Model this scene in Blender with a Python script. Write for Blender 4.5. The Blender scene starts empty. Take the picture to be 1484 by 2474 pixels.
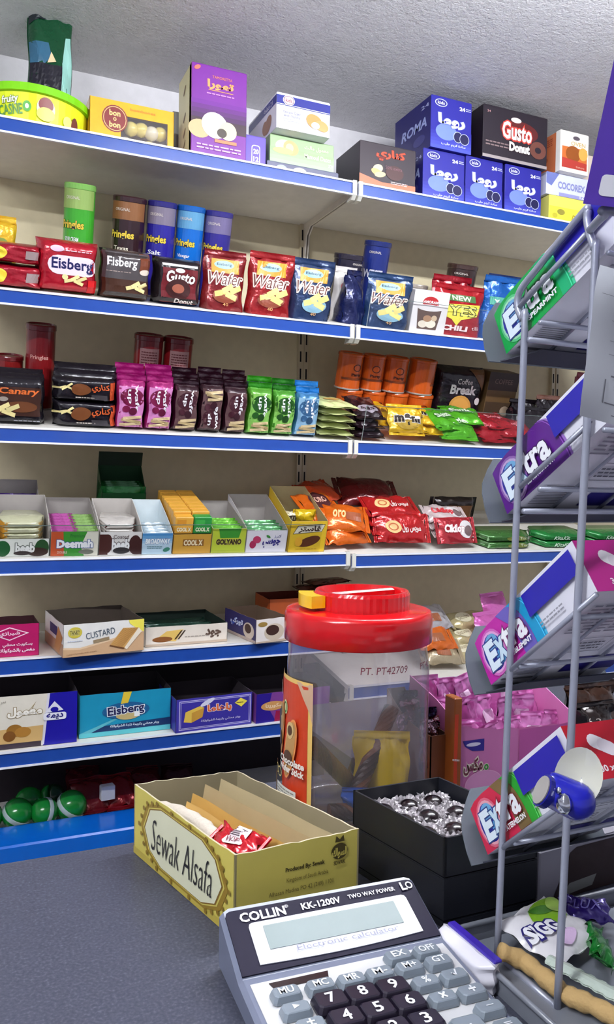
import bpy, math, random, unicodedata
from mathutils import Vector, Matrix
# ------------------------------------------------------------------ scene, camera, light
SC = bpy.context.scene
COL = SC.collection
FPX, CX, CY = 1942.0, 742.0, 1237.0           # focal length and centre, in pixels of the 1484 x 2474 frame
CAM = Vector((0, 0, 1.15))
_d = Vector((4413, -8, -1942)).normalized()
_u = Vector((.016, 1, .033)); _u = (_u - _d*_u.dot(_d)).normalized()
_y = _u.cross(_d)
ROT = Matrix((_d, _y, _u))
cam_data = bpy.data.cameras.new('camera')
cam_data.sensor_fit = 'VERTICAL'; cam_data.sensor_height = 36; cam_data.lens = FPX/2474*36
cam_data.clip_start = .02
cam = bpy.data.objects.new('camera', cam_data); COL.objects.link(cam)
cam.matrix_world = Matrix.Translation(CAM) @ ROT.to_4x4()
SC.camera = cam
SC.view_settings.view_transform = 'Standard'
SC.view_settings.look = 'None'
SC.view_settings.gamma = 1
SC.view_settings.use_curve_mapping = False
SC.view_settings.exposure = 0.56
world = bpy.data.worlds.new('shop_ambience'); SC.world = world; world.use_nodes = True
bg = world.node_tree.nodes['Background']
bg.inputs[0].default_value = (.86, .87, 1.0, 1); bg.inputs[1].default_value = .37
def area_light(name, loc, look, sx, sy, power, col):
    l = bpy.data.lights.new(name, 'AREA'); l.shape = 'RECTANGLE'; l.size = sx; l.size_y = sy; l.energy = power; l.color = col
    o = bpy.data.objects.new(name, l); COL.objects.link(o); o.location = loc
    o.rotation_euler = (Vector(look)-Vector(loc)).to_track_quat('-Z', 'Y').to_euler()
    return o
# two fluorescent battens under the ceiling on the cashier's side (their housings are built with the room)
LAMPS = [((1.0, .85, 2.13), 1.2, 160), ((-.85, .15, 2.13), 1.2, 205)]



# ------------------------------------------------------------------ pixel <-> place
def ray(px, py):
    return ROT @ Vector(((px-CX)/FPX, -(py-CY)/FPX, -1))
def on(px, py, axis, val):
    r = ray(px, py); return CAM + r*((val-CAM[axis])/r[axis])
def plane_hit(px, py, p0, n):
    r = ray(px, py); n = Vector(n); return CAM + r*((Vector(p0)-CAM).dot(n)/r.dot(n))
def camx(p): return ROT.transposed() @ (Vector(p)-CAM)
class Frame:
    """a level or tilted surface: origin on its front edge, u along the shelf, v back, w up from it"""
    def __init__(s, y, z, tilt=0):
        s.o = Vector((0, y, z)); s.t = math.radians(tilt)
        s.u = Vector((1, 0, 0)); s.v = Vector((0, math.cos(s.t), math.sin(s.t))); s.w = Vector((0, -math.sin(s.t), math.cos(s.t)))
    def pt(s, u, v, w=0): return s.o + s.u*u + s.v*v + s.w*w
    def ux(s, px, v, w=0):
        k = (px-CX)/FPX; a = camx(s.pt(0, v, w)); b = ROT.transposed() @ s.u
        return -(a.x + k*a.z)/(b.x + k*b.z)
    def wy(s, py, u, v):
        k = (CY-py)/FPX; a = camx(s.pt(u, v, 0)); b = ROT.transposed() @ s.w
        return -(a.y + k*a.z)/(b.y + k*b.z)
    def fit(s, xl, xr, ytop, v, w=0):
        """centre u, width and height of an upright face at depth v standing at height w, that spans these columns and reaches this row"""
        a, b = s.ux(xl, v, w), s.ux(xr, v, w); c = (a+b)/2
        return c, b-a, s.wy(ytop, c, v) - w
    def mat(s, u, v, w=0, yaw=0):
        return Matrix.Translation(s.pt(u, v, w+.0008)) @ Matrix.Rotation(s.t, 4, 'X') @ Matrix.Rotation(math.radians(yaw), 4, 'Z')

# ------------------------------------------------------------------ materials
_M = {}
def lin(c):
    return tuple(((x/255)/12.92 if x/255 <= .04045 else ((x/255+.055)/1.055)**2.4) for x in c)
KIND = dict(card=(.42, 0, 0), gloss=(.2, 0, .3), ink=(.38, 0, 0), foil=(.24, .30, .5), chrome=(.14, 1, 0), metal=(.38, .35, 0), silver=(.2, .55, .3), paint=(.32, 0, .1), matte=(.8, 0, 0), dull=(.6, 0, 0))
def M(c, kind='card'):
    key = (tuple(c), kind)
    if key in _M: return _M[key]
    m = bpy.data.materials.new('%s_%02x%02x%02x' % ((kind,)+tuple(int(x) for x in c))); m.use_nodes = True
    nt = m.node_tree; N = nt.nodes; L = nt.links; b = N['Principled BSDF']
    rough, met, coat = KIND[kind]
    b.inputs['Roughness'].default_value = rough; b.inputs['Metallic'].default_value = met; b.inputs['Coat Weight'].default_value = coat
    b.inputs['Coat Roughness'].default_value = .12
    if kind == 'dull': b.inputs['Specular IOR Level'].default_value = .2
    col = lin(c)
    tc = N.new('ShaderNodeTexCoord'); no = N.new('ShaderNodeTexNoise'); no.inputs['Scale'].default_value = {'matte': 60, 'foil': 45, 'silver': 60}.get(kind, 35); no.inputs['Detail'].default_value = 3
    L.new(tc.outputs['Object'], no.inputs['Vector'])
    mr = N.new('ShaderNodeMapRange'); amt = .10 if kind != 'ink' else .05
    mr.inputs['To Min'].default_value = 1-amt; mr.inputs['To Max'].default_value = 1+amt
    L.new(no.outputs['Fac'], mr.inputs['Value'])
    vm = N.new('ShaderNodeVectorMath'); vm.operation = 'SCALE'; vm.inputs[0].default_value = col
    L.new(mr.outputs['Result'], vm.inputs['Scale']); L.new(vm.outputs['Vector'], b.inputs['Base Color'])
    if kind in ('foil', 'chrome', 'matte', 'silver'):
        n2 = N.new('ShaderNodeTexNoise'); n2.inputs['Scale'].default_value = {'foil': 55, 'chrome': 90, 'matte': 220, 'silver': 160}[kind]; n2.inputs['Detail'].default_value = 2
        L.new(tc.outputs['Object'], n2.inputs['Vector'])
        bp = N.new('ShaderNodeBump'); bp.inputs['Strength'].default_value = {'foil': .35, 'chrome': .6, 'matte': .2, 'silver': .5}[kind]; bp.inputs['Distance'].default_value = .01
        L.new(n2.outputs['Fac'], bp.inputs['Height']); L.new(bp.outputs['Normal'], b.inputs['Normal'])
    _M[key] = m
    return m
def clear_mat(name, tint, gloss=.12, cloud=0.0):
    m = bpy.data.materials.new(name); m.use_nodes = True; nt = m.node_tree; N = nt.nodes; L = nt.links
    N.remove(N['Principled BSDF']); out = N['Material Output']
    tr = N.new('ShaderNodeBsdfTransparent'); tr.inputs[0].default_value = (*tint, 1)
    gl = N.new('ShaderNodeBsdfGlossy'); gl.inputs['Roughness'].default_value = .12
    df = N.new('ShaderNodeBsdfDiffuse'); df.inputs[0].default_value = (.78, .76, .8, 1)
    fr = N.new('ShaderNodeFresnel'); fr.inputs[0].default_value = 1.45
    mr = N.new('ShaderNodeMath'); mr.operation = 'MULTIPLY_ADD'; mr.inputs[1].default_value = .9; mr.inputs[2].default_value = gloss*.3; mr.use_clamp = True
    ge = N.new('ShaderNodeNewGeometry'); io = N.new('ShaderNodeMapRange'); io.inputs['To Min'].default_value = 1.45; io.inputs['To Max'].default_value = 1/1.45   # same reflection from both sides of the thin wall
    L.new(ge.outputs['Backfacing'], io.inputs['Value']); L.new(io.outputs['Result'], fr.inputs[0])
    L.new(fr.outputs[0], mr.inputs[0])
    m1 = N.new('ShaderNodeMixShader'); m2 = N.new('ShaderNodeMixShader'); m1.inputs[0].default_value = cloud
    L.new(tr.outputs[0], m1.inputs[1]); L.new(df.outputs[0], m1.inputs[2])
    L.new(mr.outputs[0], m2.inputs[0]); L.new(m1.outputs[0], m2.inputs[1]); L.new(gl.outputs[0], m2.inputs[2]); L.new(m2.outputs[0], out.inputs[0])
    return m
ACRYLIC = clear_mat('clear_acrylic', (.985, .99, .99), .02)
JARPLASTIC = clear_mat('clear_jar_plastic', (.86, .83, .86), .35, .085)
FILM = clear_mat('clear_film', (.96, .96, .96), .25, .02)
WHITE = (235, 235, 238); BLACK = (18, 17, 22)

# ------------------------------------------------------------------ objects
def link(o, parent=None):
    COL.objects.link(o)
    if parent is not None: o.parent = parent
    return o
def tag(o, label=None, cat=None, group=None, kind=None):
    if label: o['label'] = label
    if cat: o['category'] = cat
    if group: o['group'] = group
    if kind: o['kind'] = kind
    return o
def thing(name, label, cat, mat, group=None):
    o = bpy.data.objects.new(name, None); o.empty_display_size = .02
    COL.objects.link(o); o.matrix_world = mat
    return tag(o, label, cat, group)
def mesh(name, V, F, mats, parent=None, mi=None, smooth=False, mat=None):
    me = bpy.data.meshes.new(name); me.from_pydata([tuple(v) for v in V], [], F)
    for m in (mats if isinstance(mats, (list, tuple)) else [mats]): me.materials.append(m)
    if mi: me.polygons.foreach_set('material_index', mi)
    if smooth: me.polygons.foreach_set('use_smooth', [True]*len(F))
    me.update()
    o = link(bpy.data.objects.new(name, me), parent)
    if mat is not None: o.matrix_world = mat
    return o
def copy_tree(o, mat=None, parent=None, label=None):
    c = o.copy(); COL.objects.link(c); c.parent = parent
    if parent is not None: c.matrix_parent_inverse = o.matrix_parent_inverse.copy()
    if mat is not None: c.matrix_world = mat
    if label: c['label'] = label
    for ch in o.children: copy_tree(ch, None, c)
    return c
class MB:
    def __init__(s): s.V = []; s.F = []; s.I = []
    def add(s, V, F, i=0):
        n = len(s.V); s.V += [Vector(v) for v in V]; s.F += [tuple(a+n for a in f) for f in F]; s.I += [i]*len(F)
    def box(s, x0, x1, y0, y1, z0, z1, i=0, b=0):
        if b:
            return s.bbox(x0, x1, y0, y1, z0, z1, b, i)
        V = [(x, y, z) for z in (z0, z1) for y in (y0, y1) for x in (x0, x1)]
        s.add(V, [(0, 2, 3, 1), (4, 5, 7, 6), (0, 1, 5, 4), (2, 6, 7, 3), (0, 4, 6, 2), (1, 3, 7, 5)], i)
    def bbox(s, x0, x1, y0, y1, z0, z1, b, i=0):
        """box with chamfered upright edges and a chamfered top"""
        def ring(z, e):
            X0, X1, Y0, Y1 = x0+e, x1-e, y0+e, y1-e
            return [(X0+b, Y0, z), (X1-b, Y0, z), (X1, Y0+b, z), (X1, Y1-b, z), (X1-b, Y1, z), (X0+b, Y1, z), (X0, Y1-b, z), (X0, Y0+b, z)]
        R = [ring(z0, 0), ring(z1-b, 0), ring(z1, b)]
        V = [p for r in R for p in r]; Fs = [tuple(range(7, -1, -1)), tuple(range(16, 24))]
        for k in range(2):
            for j in range(8): Fs.append((k*8+j, k*8+(j+1) % 8, k*8+8+(j+1) % 8, k*8+8+j))
        s.add(V, Fs, i)
    def prism(s, P, dvec, i=0, cap=True):
        """polygon P (list of 3D points) pushed along dvec"""
        n = len(P); dv = Vector(dvec); V = [Vector(p) for p in P] + [Vector(p)+dv for p in P]
        Fs = [(k, (k+1) % n, n+(k+1) % n, n+k) for k in range(n)]
        if cap: Fs += [tuple(range(n-1, -1, -1)), tuple(range(n, 2*n))]
        s.add(V, Fs, i)
    def lathe(s, prof, n=28, i=0, c=(0, 0, 0)):
        """prof: list of (r, z)"""
        V = []; Fs = []
        for r, z in prof:
            for k in range(n):
                a = 2*math.pi*k/n; V.append((c[0]+r*math.cos(a), c[1]+r*math.sin(a), c[2]+z))
        for j in range(len(prof)-1):
            for k in range(n): Fs.append((j*n+k, j*n+(k+1) % n, (j+1)*n+(k+1) % n, (j+1)*n+k))
        if prof[0][0] > 1e-6: Fs.append(tuple(range(n-1, -1, -1)))
        if prof[-1][0] > 1e-6: Fs.append(tuple(range((len(prof)-1)*n, len(prof)*n)))
        s.add(V, Fs, i)
    def tube(s, P, r, n=8, i=0, cap=True):
        P = [Vector(p) for p in P]; V = []; Fs = []; up = None
        for k, p in enumerate(P):
            t = (P[min(k+1, len(P)-1)] - P[max(k-1, 0)]).normalized()
            if up is None:
                up = t.orthogonal().normalized()
            up = (up - t*up.dot(t)).normalized(); sd = t.cross(up)
            rr = r[k] if isinstance(r, (list, tuple)) else r
            for j in range(n):
                a = 2*math.pi*j/n; V.append(p + up*math.cos(a)*rr + sd*math.sin(a)*rr)
        for k in range(len(P)-1):
            for j in range(n): Fs.append((k*n+j, k*n+(j+1) % n, (k+1)*n+(j+1) % n, (k+1)*n+j))
        if cap: Fs += [tuple(range(n-1, -1, -1)), tuple(range((len(P)-1)*n, len(P)*n))]
        s.add(V, Fs, i)
    def grid(s, fn, nx, ny, i=0):
        V = [fn(a/nx, b/ny) for b in range(ny+1) for a in range(nx+1)]
        s.add(V, [(b*(nx+1)+a, b*(nx+1)+a+1, (b+1)*(nx+1)+a+1, (b+1)*(nx+1)+a) for b in range(ny) for a in range(nx)], i)
    def build(s, name, mats, parent=None, smooth=False, mat=None):
        return mesh(name, s.V, s.F, mats, parent, s.I if isinstance(mats, (list, tuple)) else None, smooth, mat)
def smooth_path(P, n=6):
    P = [Vector(p) for p in P]; out = []
    for k in range(len(P)-1):
        a, b, c, d = P[max(k-1, 0)], P[k], P[k+1], P[min(k+2, len(P)-1)]
        for j in range(n):
            t = j/n
            out.append(.5*((2*b)+(c-a)*t+(2*a-5*b+4*c-d)*t*t+(3*b-a-3*c+d)*t**3))
    out.append(P[-1]); return out

# ------------------------------------------------------------------ lettering and print
_NOJOIN = set('اأإآدذرزوةىء')
def shape_ar(s):
    """join Arabic letters by hand and put them in visual order"""
    if not any('\u0600' <= c <= '\u06ff' for c in s): return s
    forms = _forms()
    out = []
    for i, c in enumerate(s):
        if not '\u0621' <= c <= '\u064a' or c == 'ـ': out.append(c); continue
        prev = i > 0 and ('\u0621' <= s[i-1] <= '\u064a') and s[i-1] not in _NOJOIN
        nxt = i < len(s)-1 and ('\u0621' <= s[i+1] <= '\u064a') and c not in _NOJOIN
        f = 'medial' if prev and nxt else 'final' if prev else 'initial' if nxt else 'isolated'
        out.append(forms.get((c, f), c))
    return ''.join(reversed(out))
_FC = {}
def _forms():
    if not _FC:
        for cp in range(0xFE80, 0xFEF5):
            dcp = unicodedata.decomposition(chr(cp)).split()
            if len(dcp) == 2: _FC[(chr(int(dcp[1], 16)), dcp[0].strip('<>'))] = chr(cp)
    return _FC
_T = {}
def glyphs(s, bold=0, shear=0):
    key = (s, bold, shear)
    if key not in _T:
        cu = bpy.data.curves.new('lettering', 'FONT'); cu.body = shape_ar(s); cu.resolution_u = 2; cu.offset = bold; cu.shear = shear
        ob = bpy.data.objects.new('lettering', cu); me = bpy.data.meshes.new_from_object(ob)
        V = [(v.co.x, v.co.y) for v in me.vertices]; F = [tuple(p.vertices) for p in me.polygons]
        bpy.data.objects.remove(ob); bpy.data.curves.remove(cu); bpy.data.meshes.remove(me)
        if V:
            xs = [p[0] for p in V]; ys = [p[1] for p in V]
            _T[key] = (V, F, (min(xs), max(xs), min(ys), max(ys)))
        else: _T[key] = (V, F, (0, 1, 0, 1))
    return _T[key]
class Print:
    """flat print on a face: shapes in 0..1 face coordinates (a to the right, b up), stacked as thin ink layers"""
    def __init__(s, W, H, surf, curved=False, step=.00012):
        s.W, s.H, s.surf, s.curved, s.k, s.step = W, H, surf, curved, 1, .0003 if curved else step
        s.V = []; s.F = []; s.I = []; s.cols = []
    def _ci(s, c):
        c = tuple(c)
        if c not in s.cols: s.cols.append(c)
        return s.cols.index(c)
    def _emit(s, pts, faces, c):
        n = len(s.V); off = .00025 + s.k*s.step
        s.V += [s.surf(x, y, off) for x, y in pts]; s.F += [tuple(q+n for q in f) for f in faces]; s.I += [s._ci(c)]*len(faces); s.k += 1
    def poly(s, pts, c):
        P = [(a*s.W, b*s.H) for a, b in pts]
        if not s.curved:
            s._emit(P, [tuple(range(len(P)))], c); return s
        Q = []
        for k in range(len(P)):
            (x0, y0), (x1, y1) = P[k], P[(k+1) % len(P)]; m = max(1, int(math.hypot(x1-x0, y1-y0)/.012))
            Q += [(x0+(x1-x0)*j/m, y0+(y1-y0)*j/m) for j in range(m)]
        cx = sum(p[0] for p in Q)/len(Q); cy = sum(p[1] for p in Q)/len(Q); n = len(Q); R = 4
        pts2 = [(cx, cy)] + [(cx+(x-cx)*r/R, cy+(y-cy)*r/R) for r in range(1, R+1) for x, y in Q]
        fs = [(0, 1+k, 1+(k+1) % n) for k in range(n)]
        for r in range(R-1):
            fs += [(1+r*n+k, 1+(r+1)*n+k, 1+(r+1)*n+(k+1) % n, 1+r*n+(k+1) % n) for k in range(n)]
        s._emit(pts2, fs, c); return s
    def rect(s, a0, b0, a1, b1, c, rot=0):
        if s.curved and not rot:
            nx = max(1, int(abs(a1-a0)*s.W/.006)); ny = max(1, int(abs(b1-b0)*s.H/.012))
            P = [((a0+(a1-a0)*i/nx)*s.W, (b0+(b1-b0)*j/ny)*s.H) for j in range(ny+1) for i in range(nx+1)]
            s._emit(P, [(j*(nx+1)+i, j*(nx+1)+i+1, (j+1)*(nx+1)+i+1, (j+1)*(nx+1)+i) for j in range(ny) for i in range(nx)], c); return s
        P = [(a0, b0), (a1, b0), (a1, b1), (a0, b1)]
        if rot: P = s._rot(P, (a0+a1)/2, (b0+b1)/2, rot)
        return s.poly(P, c)
    def _rot(s, P, ca, cb, deg):
        r = math.radians(deg); co, si = math.cos(r), math.sin(r); o = []
        for a, b in P:
            x, y = (a-ca)*s.W, (b-cb)*s.H; o.append((ca+(x*co-y*si)/s.W, cb+(x*si+y*co)/s.H))
        return o
    def ell(s, ca, cb, ra, rb, c, rot=0, n=20, a0=0, a1=360):
        P = [(ca+ra*math.cos(math.radians(a0+(a1-a0)*k/n)), cb+rb*math.sin(math.radians(a0+(a1-a0)*k/n))) for k in range(n if a1-a0 >= 360 else n+1)]
        return s.poly(s._rot(P, ca, cb, rot) if rot else P, c)
    def rrect(s, a0, b0, a1, b1, c, r=.2, rot=0):
        rx = min((a1-a0)*s.W, (b1-b0)*s.H)*r; ra, rb = rx/s.W, rx/s.H; P = []
        for (x, y, st) in ((a1-ra, b1-rb, 0), (a0+ra, b1-rb, 90), (a0+ra, b0+rb, 180), (a1-ra, b0+rb, 270)):
            P += [(x+ra*math.cos(math.radians(st+q)), y+rb*math.sin(math.radians(st+q))) for q in (0, 30, 60, 90)]
        return s.poly(s._rot(P, (a0+a1)/2, (b0+b1)/2, rot) if rot else P, c)
    def ring(s, ca, cb, ra, rb, c, w=.15, n=24, rot=0):
        P = []
        for f in (1, 1-w): P += s._rot([(ca+ra*f*math.cos(2*math.pi*k/n), cb+rb*f*math.sin(2*math.pi*k/n)) for k in range(n)], ca, cb, rot)
        s._emit([(a*s.W, b*s.H) for a, b in P], [(k, (k+1) % n, n+(k+1) % n, n+k) for k in range(n)], c); return s
    def grad(s, a0, b0, a1, b1, c0, c1, n=6):
        k = s.k
        for j in range(n):
            f = j/(n-1); s.k = k; s.rect(a0, b0+(b1-b0)*j/n, a1, b0+(b1-b0)*(j+1)/n, tuple(int(p+(q-p)*f) for p, q in zip(c0, c1)))
        return s
    def text(s, t, ca, cb, w, h, c, rot=0, shear=0, bold=0, out=None, ow=.05):
        if out is not None: s._text(t, ca, cb, w, h, out, rot, shear, bold+ow, bold)
        s._text(t, ca, cb, w, h, c, rot, shear, bold, bold); return s
    def _text(s, t, ca, cb, w, h, c, rot, shear, bold, base):
        V, F, _ = glyphs(t, bold, shear); bx = glyphs(t, base, shear)[2]
        mx, my = (bx[0]+bx[1])/2, (bx[2]+bx[3])/2; sx = w*s.W/(bx[1]-bx[0]); sy = h*s.H/(bx[3]-bx[2])
        r = math.radians(rot); co, si = math.cos(r), math.sin(r); P = []
        for x, y in V:
            x, y = (x-mx)*sx, (y-my)*sy; P.append((ca*s.W+x*co-y*si, cb*s.H+x*si+y*co))
        s._emit(P, F, c)
    def lines(s, ca, cb, w, h, n, c, rot=0):
        """rows of small print too fine to read"""
        rnd = random.Random(int(ca*977+cb*131))
        k = s.k
        for j in range(n):
            b = cb+h/2-h*(j+.5)/n; x = ca-w/2
            while x < ca+w/2-.004:
                l = min(w*rnd.uniform(.07, .2), ca+w/2-x); s.k = k
                q = [(x, b-h/n*.22), (x+l, b-h/n*.22), (x+l, b+h/n*.22), (x, b+h/n*.22)]
                s.poly(s._rot(q, ca, cb, rot) if rot else q, c); x += l+w*.03
        s.k = k+1; return s
    def build(s, parent, name='printed_design', kind='ink'):
        if not s.F: return None
        return mesh(name, s.V, s.F, [M(c, kind) for c in s.cols], parent, s.I)
def front(W, H, y=0): return Print(W, H, lambda p, q, o: (p-W/2, y-o, q))
def lside(W, D, H): return Print(D, H, lambda p, q, o: (-W/2-o, D-p, q))
def rside(W, D, H): return Print(D, H, lambda p, q, o: (W/2+o, p, q))
def topside(W, D, H): return Print(W, D, lambda p, q, o: (p-W/2, q, H+o))
def cylside(r, H, yaw=0):
    """a = .5 faces the front; one unit of a is half the girth"""
    def f(p, q, o):
        t = (p/(math.pi*r)-.5)*math.pi + math.radians(yaw)
        return ((r+o)*math.sin(t), -(r+o)*math.cos(t), q)
    return Print(math.pi*r, H, f, True)
# ------------------------------------------------------------------ product builders (front at y = 0 facing -y, base at z = 0)
def carton(name, label, mat, W, D, H, col, side=None, top=None, kind='card', cat='box', group=None, b=.0012):
    t = thing(name, label, cat, mat, group)
    mb = MB(); mb.bbox(-W/2, W/2, 0, D, 0, H, b); mb.build('carton_body', M(col, kind), t)
    if side:
        lside(W, D, H).rect(.01, .01, .99, .99, side).build(t, 'printed_or_shaded_side', 'ink')  # some sides repeat the front colour darkened: shade put into the colour
    mb = MB(); mb.box(-W/2+.002, W/2-.002, .001, D-.001, H, H+.0007); mb.build('lid_flap', M(top or col, kind), t)
    return t
def tray_box(name, label, mat, W, D, Hf, Hb, col, inner=(150, 142, 128), cat='box', group=None, wavy=0, side=None, th=.0012, Hm=None):
    """open cardboard display box: low front, high back, sides cut between them"""
    t = thing(name, label, cat, mat, group)
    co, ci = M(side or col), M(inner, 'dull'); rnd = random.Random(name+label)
    def wall(nm, A, B, h0, h1, inward, mo):
        A, B, n = Vector(A), Vector(B), 8; mb = MB(); q = Vector(inward)*th; o = []; i_ = []
        for k in range(n+1):
            f = k/n; p = A.lerp(B, f); h = h0+(h1-h0)*f + (rnd.uniform(-wavy, wavy) if 0 < k < n else 0)
            if Hm is not None and nm == 'side_panel': h = min(h0, h1)+(max(h0, h1)-min(h0, h1))*(f if h1 > h0 else 1-f)**Hm
            o.append((p, p+Vector((0, 0, h)))); i_.append((p+q, p+q+Vector((0, 0, h))))
        for k in range(n):
            for S, m in ((o, 0), (i_, 1)):
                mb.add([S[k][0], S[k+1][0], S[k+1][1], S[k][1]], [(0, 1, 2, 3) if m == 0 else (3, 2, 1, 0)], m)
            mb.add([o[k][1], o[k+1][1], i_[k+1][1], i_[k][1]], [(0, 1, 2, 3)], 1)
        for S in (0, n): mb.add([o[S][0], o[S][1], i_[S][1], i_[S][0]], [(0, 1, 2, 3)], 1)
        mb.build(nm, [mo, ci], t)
    wall('front_panel', (-W/2, 0, 0), (W/2, 0, 0), Hf, Hf, (0, 1, 0), M(col))
    wall('side_panel', (-W/2, D, 0), (-W/2, 0, 0), Hb, Hf, (1, 0, 0), co)
    wall('side_panel', (W/2, 0, 0), (W/2, D, 0), Hf, Hb, (-1, 0, 0), co)
    wall('back_panel', (W/2, D, 0), (-W/2, D, 0), Hb, Hb, (0, -1, 0), co)
    mb = MB(); mb.box(-W/2+th, W/2-th, th, D-th, .0002, th); mb.build('base_panel', ci, t)
    return t
def bag_shape(W, H, D, style='pillow', seed=0, crk=.0022):
    rnd = random.Random(seed); ph = [(rnd.uniform(5, 17), rnd.uniform(5, 17), rnd.uniform(0, 6.3), rnd.uniform(.4, 1)) for _ in range(5)]
    def thick(a, b):
        e = max(0, 1-abs(2*a-1)**3.5)**.6
        if style == 'pouch': v = min(1, 1.15*max(0, 1-b)**.55); e = max(0, 1-abs(2*a-1)**(7-4.5*b))**.5
        elif style == 'brick': v = max(0, 1-abs(2*b-1)**9)**.5; e = max(0, 1-abs(2*a-1)**9)**.5
        else: v = max(0, 1-abs(2*b-1)**3)**.6
        return D*e*v
    def crinkle(a, b):
        edge = abs(2*a-1)*.5 + abs(2*b-1)**2*.7
        return crk*edge*sum(w*math.sin(p*a*1.3+q*b+s) for p, q, s, w in ph)
    def xw(a, b):
        return (a-.5)*W*(1-.03*math.sin(math.pi*b)) + (.0015*math.sin(b*11+seed))
    def fr(a, b, off=0): return (xw(a, b), D/2-thick(a, b)/2-crinkle(a, b)-off, b*H)
    def bk(a, b): return (xw(a, b), D/2+thick(a, b)/2-crinkle(a, b)*.4, b*H)
    return fr, bk
def bag(name, label, mat, W, H, D, col, style='pillow', seed=0, group=None, cat='bag', kind='foil', sealcol=None, seals=None, n=14, crk=.0022, back=None):
    """soft packet; returns (thing, print on its front)"""
    t = thing(name, label, cat, mat, group)
    fr, bk = bag_shape(W, H, D, style, seed, crk)
    mb = MB(); mb.grid(fr, n, n, 0); mb.grid(lambda a, b: bk(1-a, b), n, n, 1 if back else 0)
    if style == 'pouch': mb.add([fr(k/6, 0) for k in range(7)]+[bk(k/6, 0) for k in range(7)], [(k, 7+k, 8+k, k+1) for k in range(6)])
    mb.build('packet_body', [M(col, kind), M(back or col, kind)], t, smooth=True)
    for sd in (seals if seals is not None else (('top',) if style == 'pouch' else ('top', 'bottom') if style == 'pillow' else ())):
        s = MB(); hs = min(.016, H*.12)
        if sd in ('top', 'bottom'):
            z0 = H-.001 if sd == 'top' else -hs+.001
            s.grid(lambda a, b: (xz(a, W), D/2-.0012+.0007*math.sin(b*25)-.002*math.sin(a*9+seed)*(b if sd == 'top' else 1-b), z0+b*hs+.0012*((int(a*40) % 2) if (b > .9) == (sd == 'top') else 0)), 20, 5)
            s.grid(lambda a, b: (xz(1-a, W), D/2+.0006, z0+b*hs), 4, 1)
        else:
            x0 = -W/2 if sd == 'left' else W/2
            s.grid(lambda a, b: (x0+(a if sd == 'right' else a-1)*hs, D/2-.001+.0007*math.sin(a*25), b*H), 5, 16)
            s.grid(lambda a, b: (x0+((1-a) if sd == 'right' else -a)*hs, D/2+.0006, b*H), 1, 4)
        s.build('crimped_seal', M(sealcol or col, kind), t, smooth=True)
    return t, Print(W, H, lambda p, q, o: fr(p/W, q/H, o+.0006), True)
def xz(a, W): return (a-.5)*W*.985
def can(name, label, mat, r, H, col, lid, group=None, yaw=0, cat='can', lidh=None):
    t = thing(name, label, cat, mat, group); lidh = lidh or min(.014, H*.09)
    mb = MB(); mb.lathe([(r*.97, 0), (r*1.01, .001), (r*1.01, .004), (r, .005), (r, H-lidh)], 32); mb.build('can_body', M(col, 'gloss'), t, smooth=False)
    mb = MB(); mb.lathe([(r*1.02, H-lidh), (r*1.045, H-lidh+.001), (r*1.045, H-.003), (r*1.01, H-.0005), (r*.93, H), (r*.9, H-.003), (0, H-.003)], 32); mb.build('can_lid', M(lid, 'gloss'), t)
    mb = MB(); mb.lathe([(r*1.02, 0), (r*1.025, .0015), (r*1.02, .004)], 32); mb.build('base_rim', M((170, 165, 160), 'metal'), t)
    return t, cylside(r, H, yaw)

# ------------------------------------------------------------------ the room
WALL_Y = 2.19; CEIL = 2.215; SEAM = .934; YF = 1.84; CT = .80
def plaster(name, c, scale, strength, rough=.9, mott=.08):
    m = M(c, 'dull').copy(); m.name = name; nt = m.node_tree; N = nt.nodes; L = nt.links; b = N['Principled BSDF']; b.inputs['Roughness'].default_value = rough
    tc = N.new('ShaderNodeTexCoord'); n1 = N.new('ShaderNodeTexNoise'); n1.inputs['Scale'].default_value = scale; n1.inputs['Detail'].default_value = 5; n1.inputs['Roughness'].default_value = .65
    L.new(tc.outputs['Object'], n1.inputs['Vector']); bp = N.new('ShaderNodeBump'); bp.inputs['Strength'].default_value = strength; bp.inputs['Distance'].default_value = .02
    L.new(n1.outputs['Fac'], bp.inputs['Height']); L.new(bp.outputs['Normal'], b.inputs['Normal'])
    return m
def slab(name, x0, x1, y0, y1, z0, z1, m):
    mb = MB(); mb.box(x0, x1, y0, y1, z0, z1); return tag(mb.build(name, m), kind='structure')
slab('floor', -2.6, 3.6, -2.4, WALL_Y+.1, -.05, 0, plaster('floor_tile', (120, 116, 112), 8, .1, .5))
slab('ceiling', -2.6, 3.6, -2.4, WALL_Y+.1, CEIL, CEIL+.05, plaster('stippled_ceiling', (240, 238, 242), 95, .9))
slab('wall_back', -2.6, 3.6, WALL_Y, WALL_Y+.1, 0, CEIL, plaster('painted_wall', (200, 198, 202), 30, .08))
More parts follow.
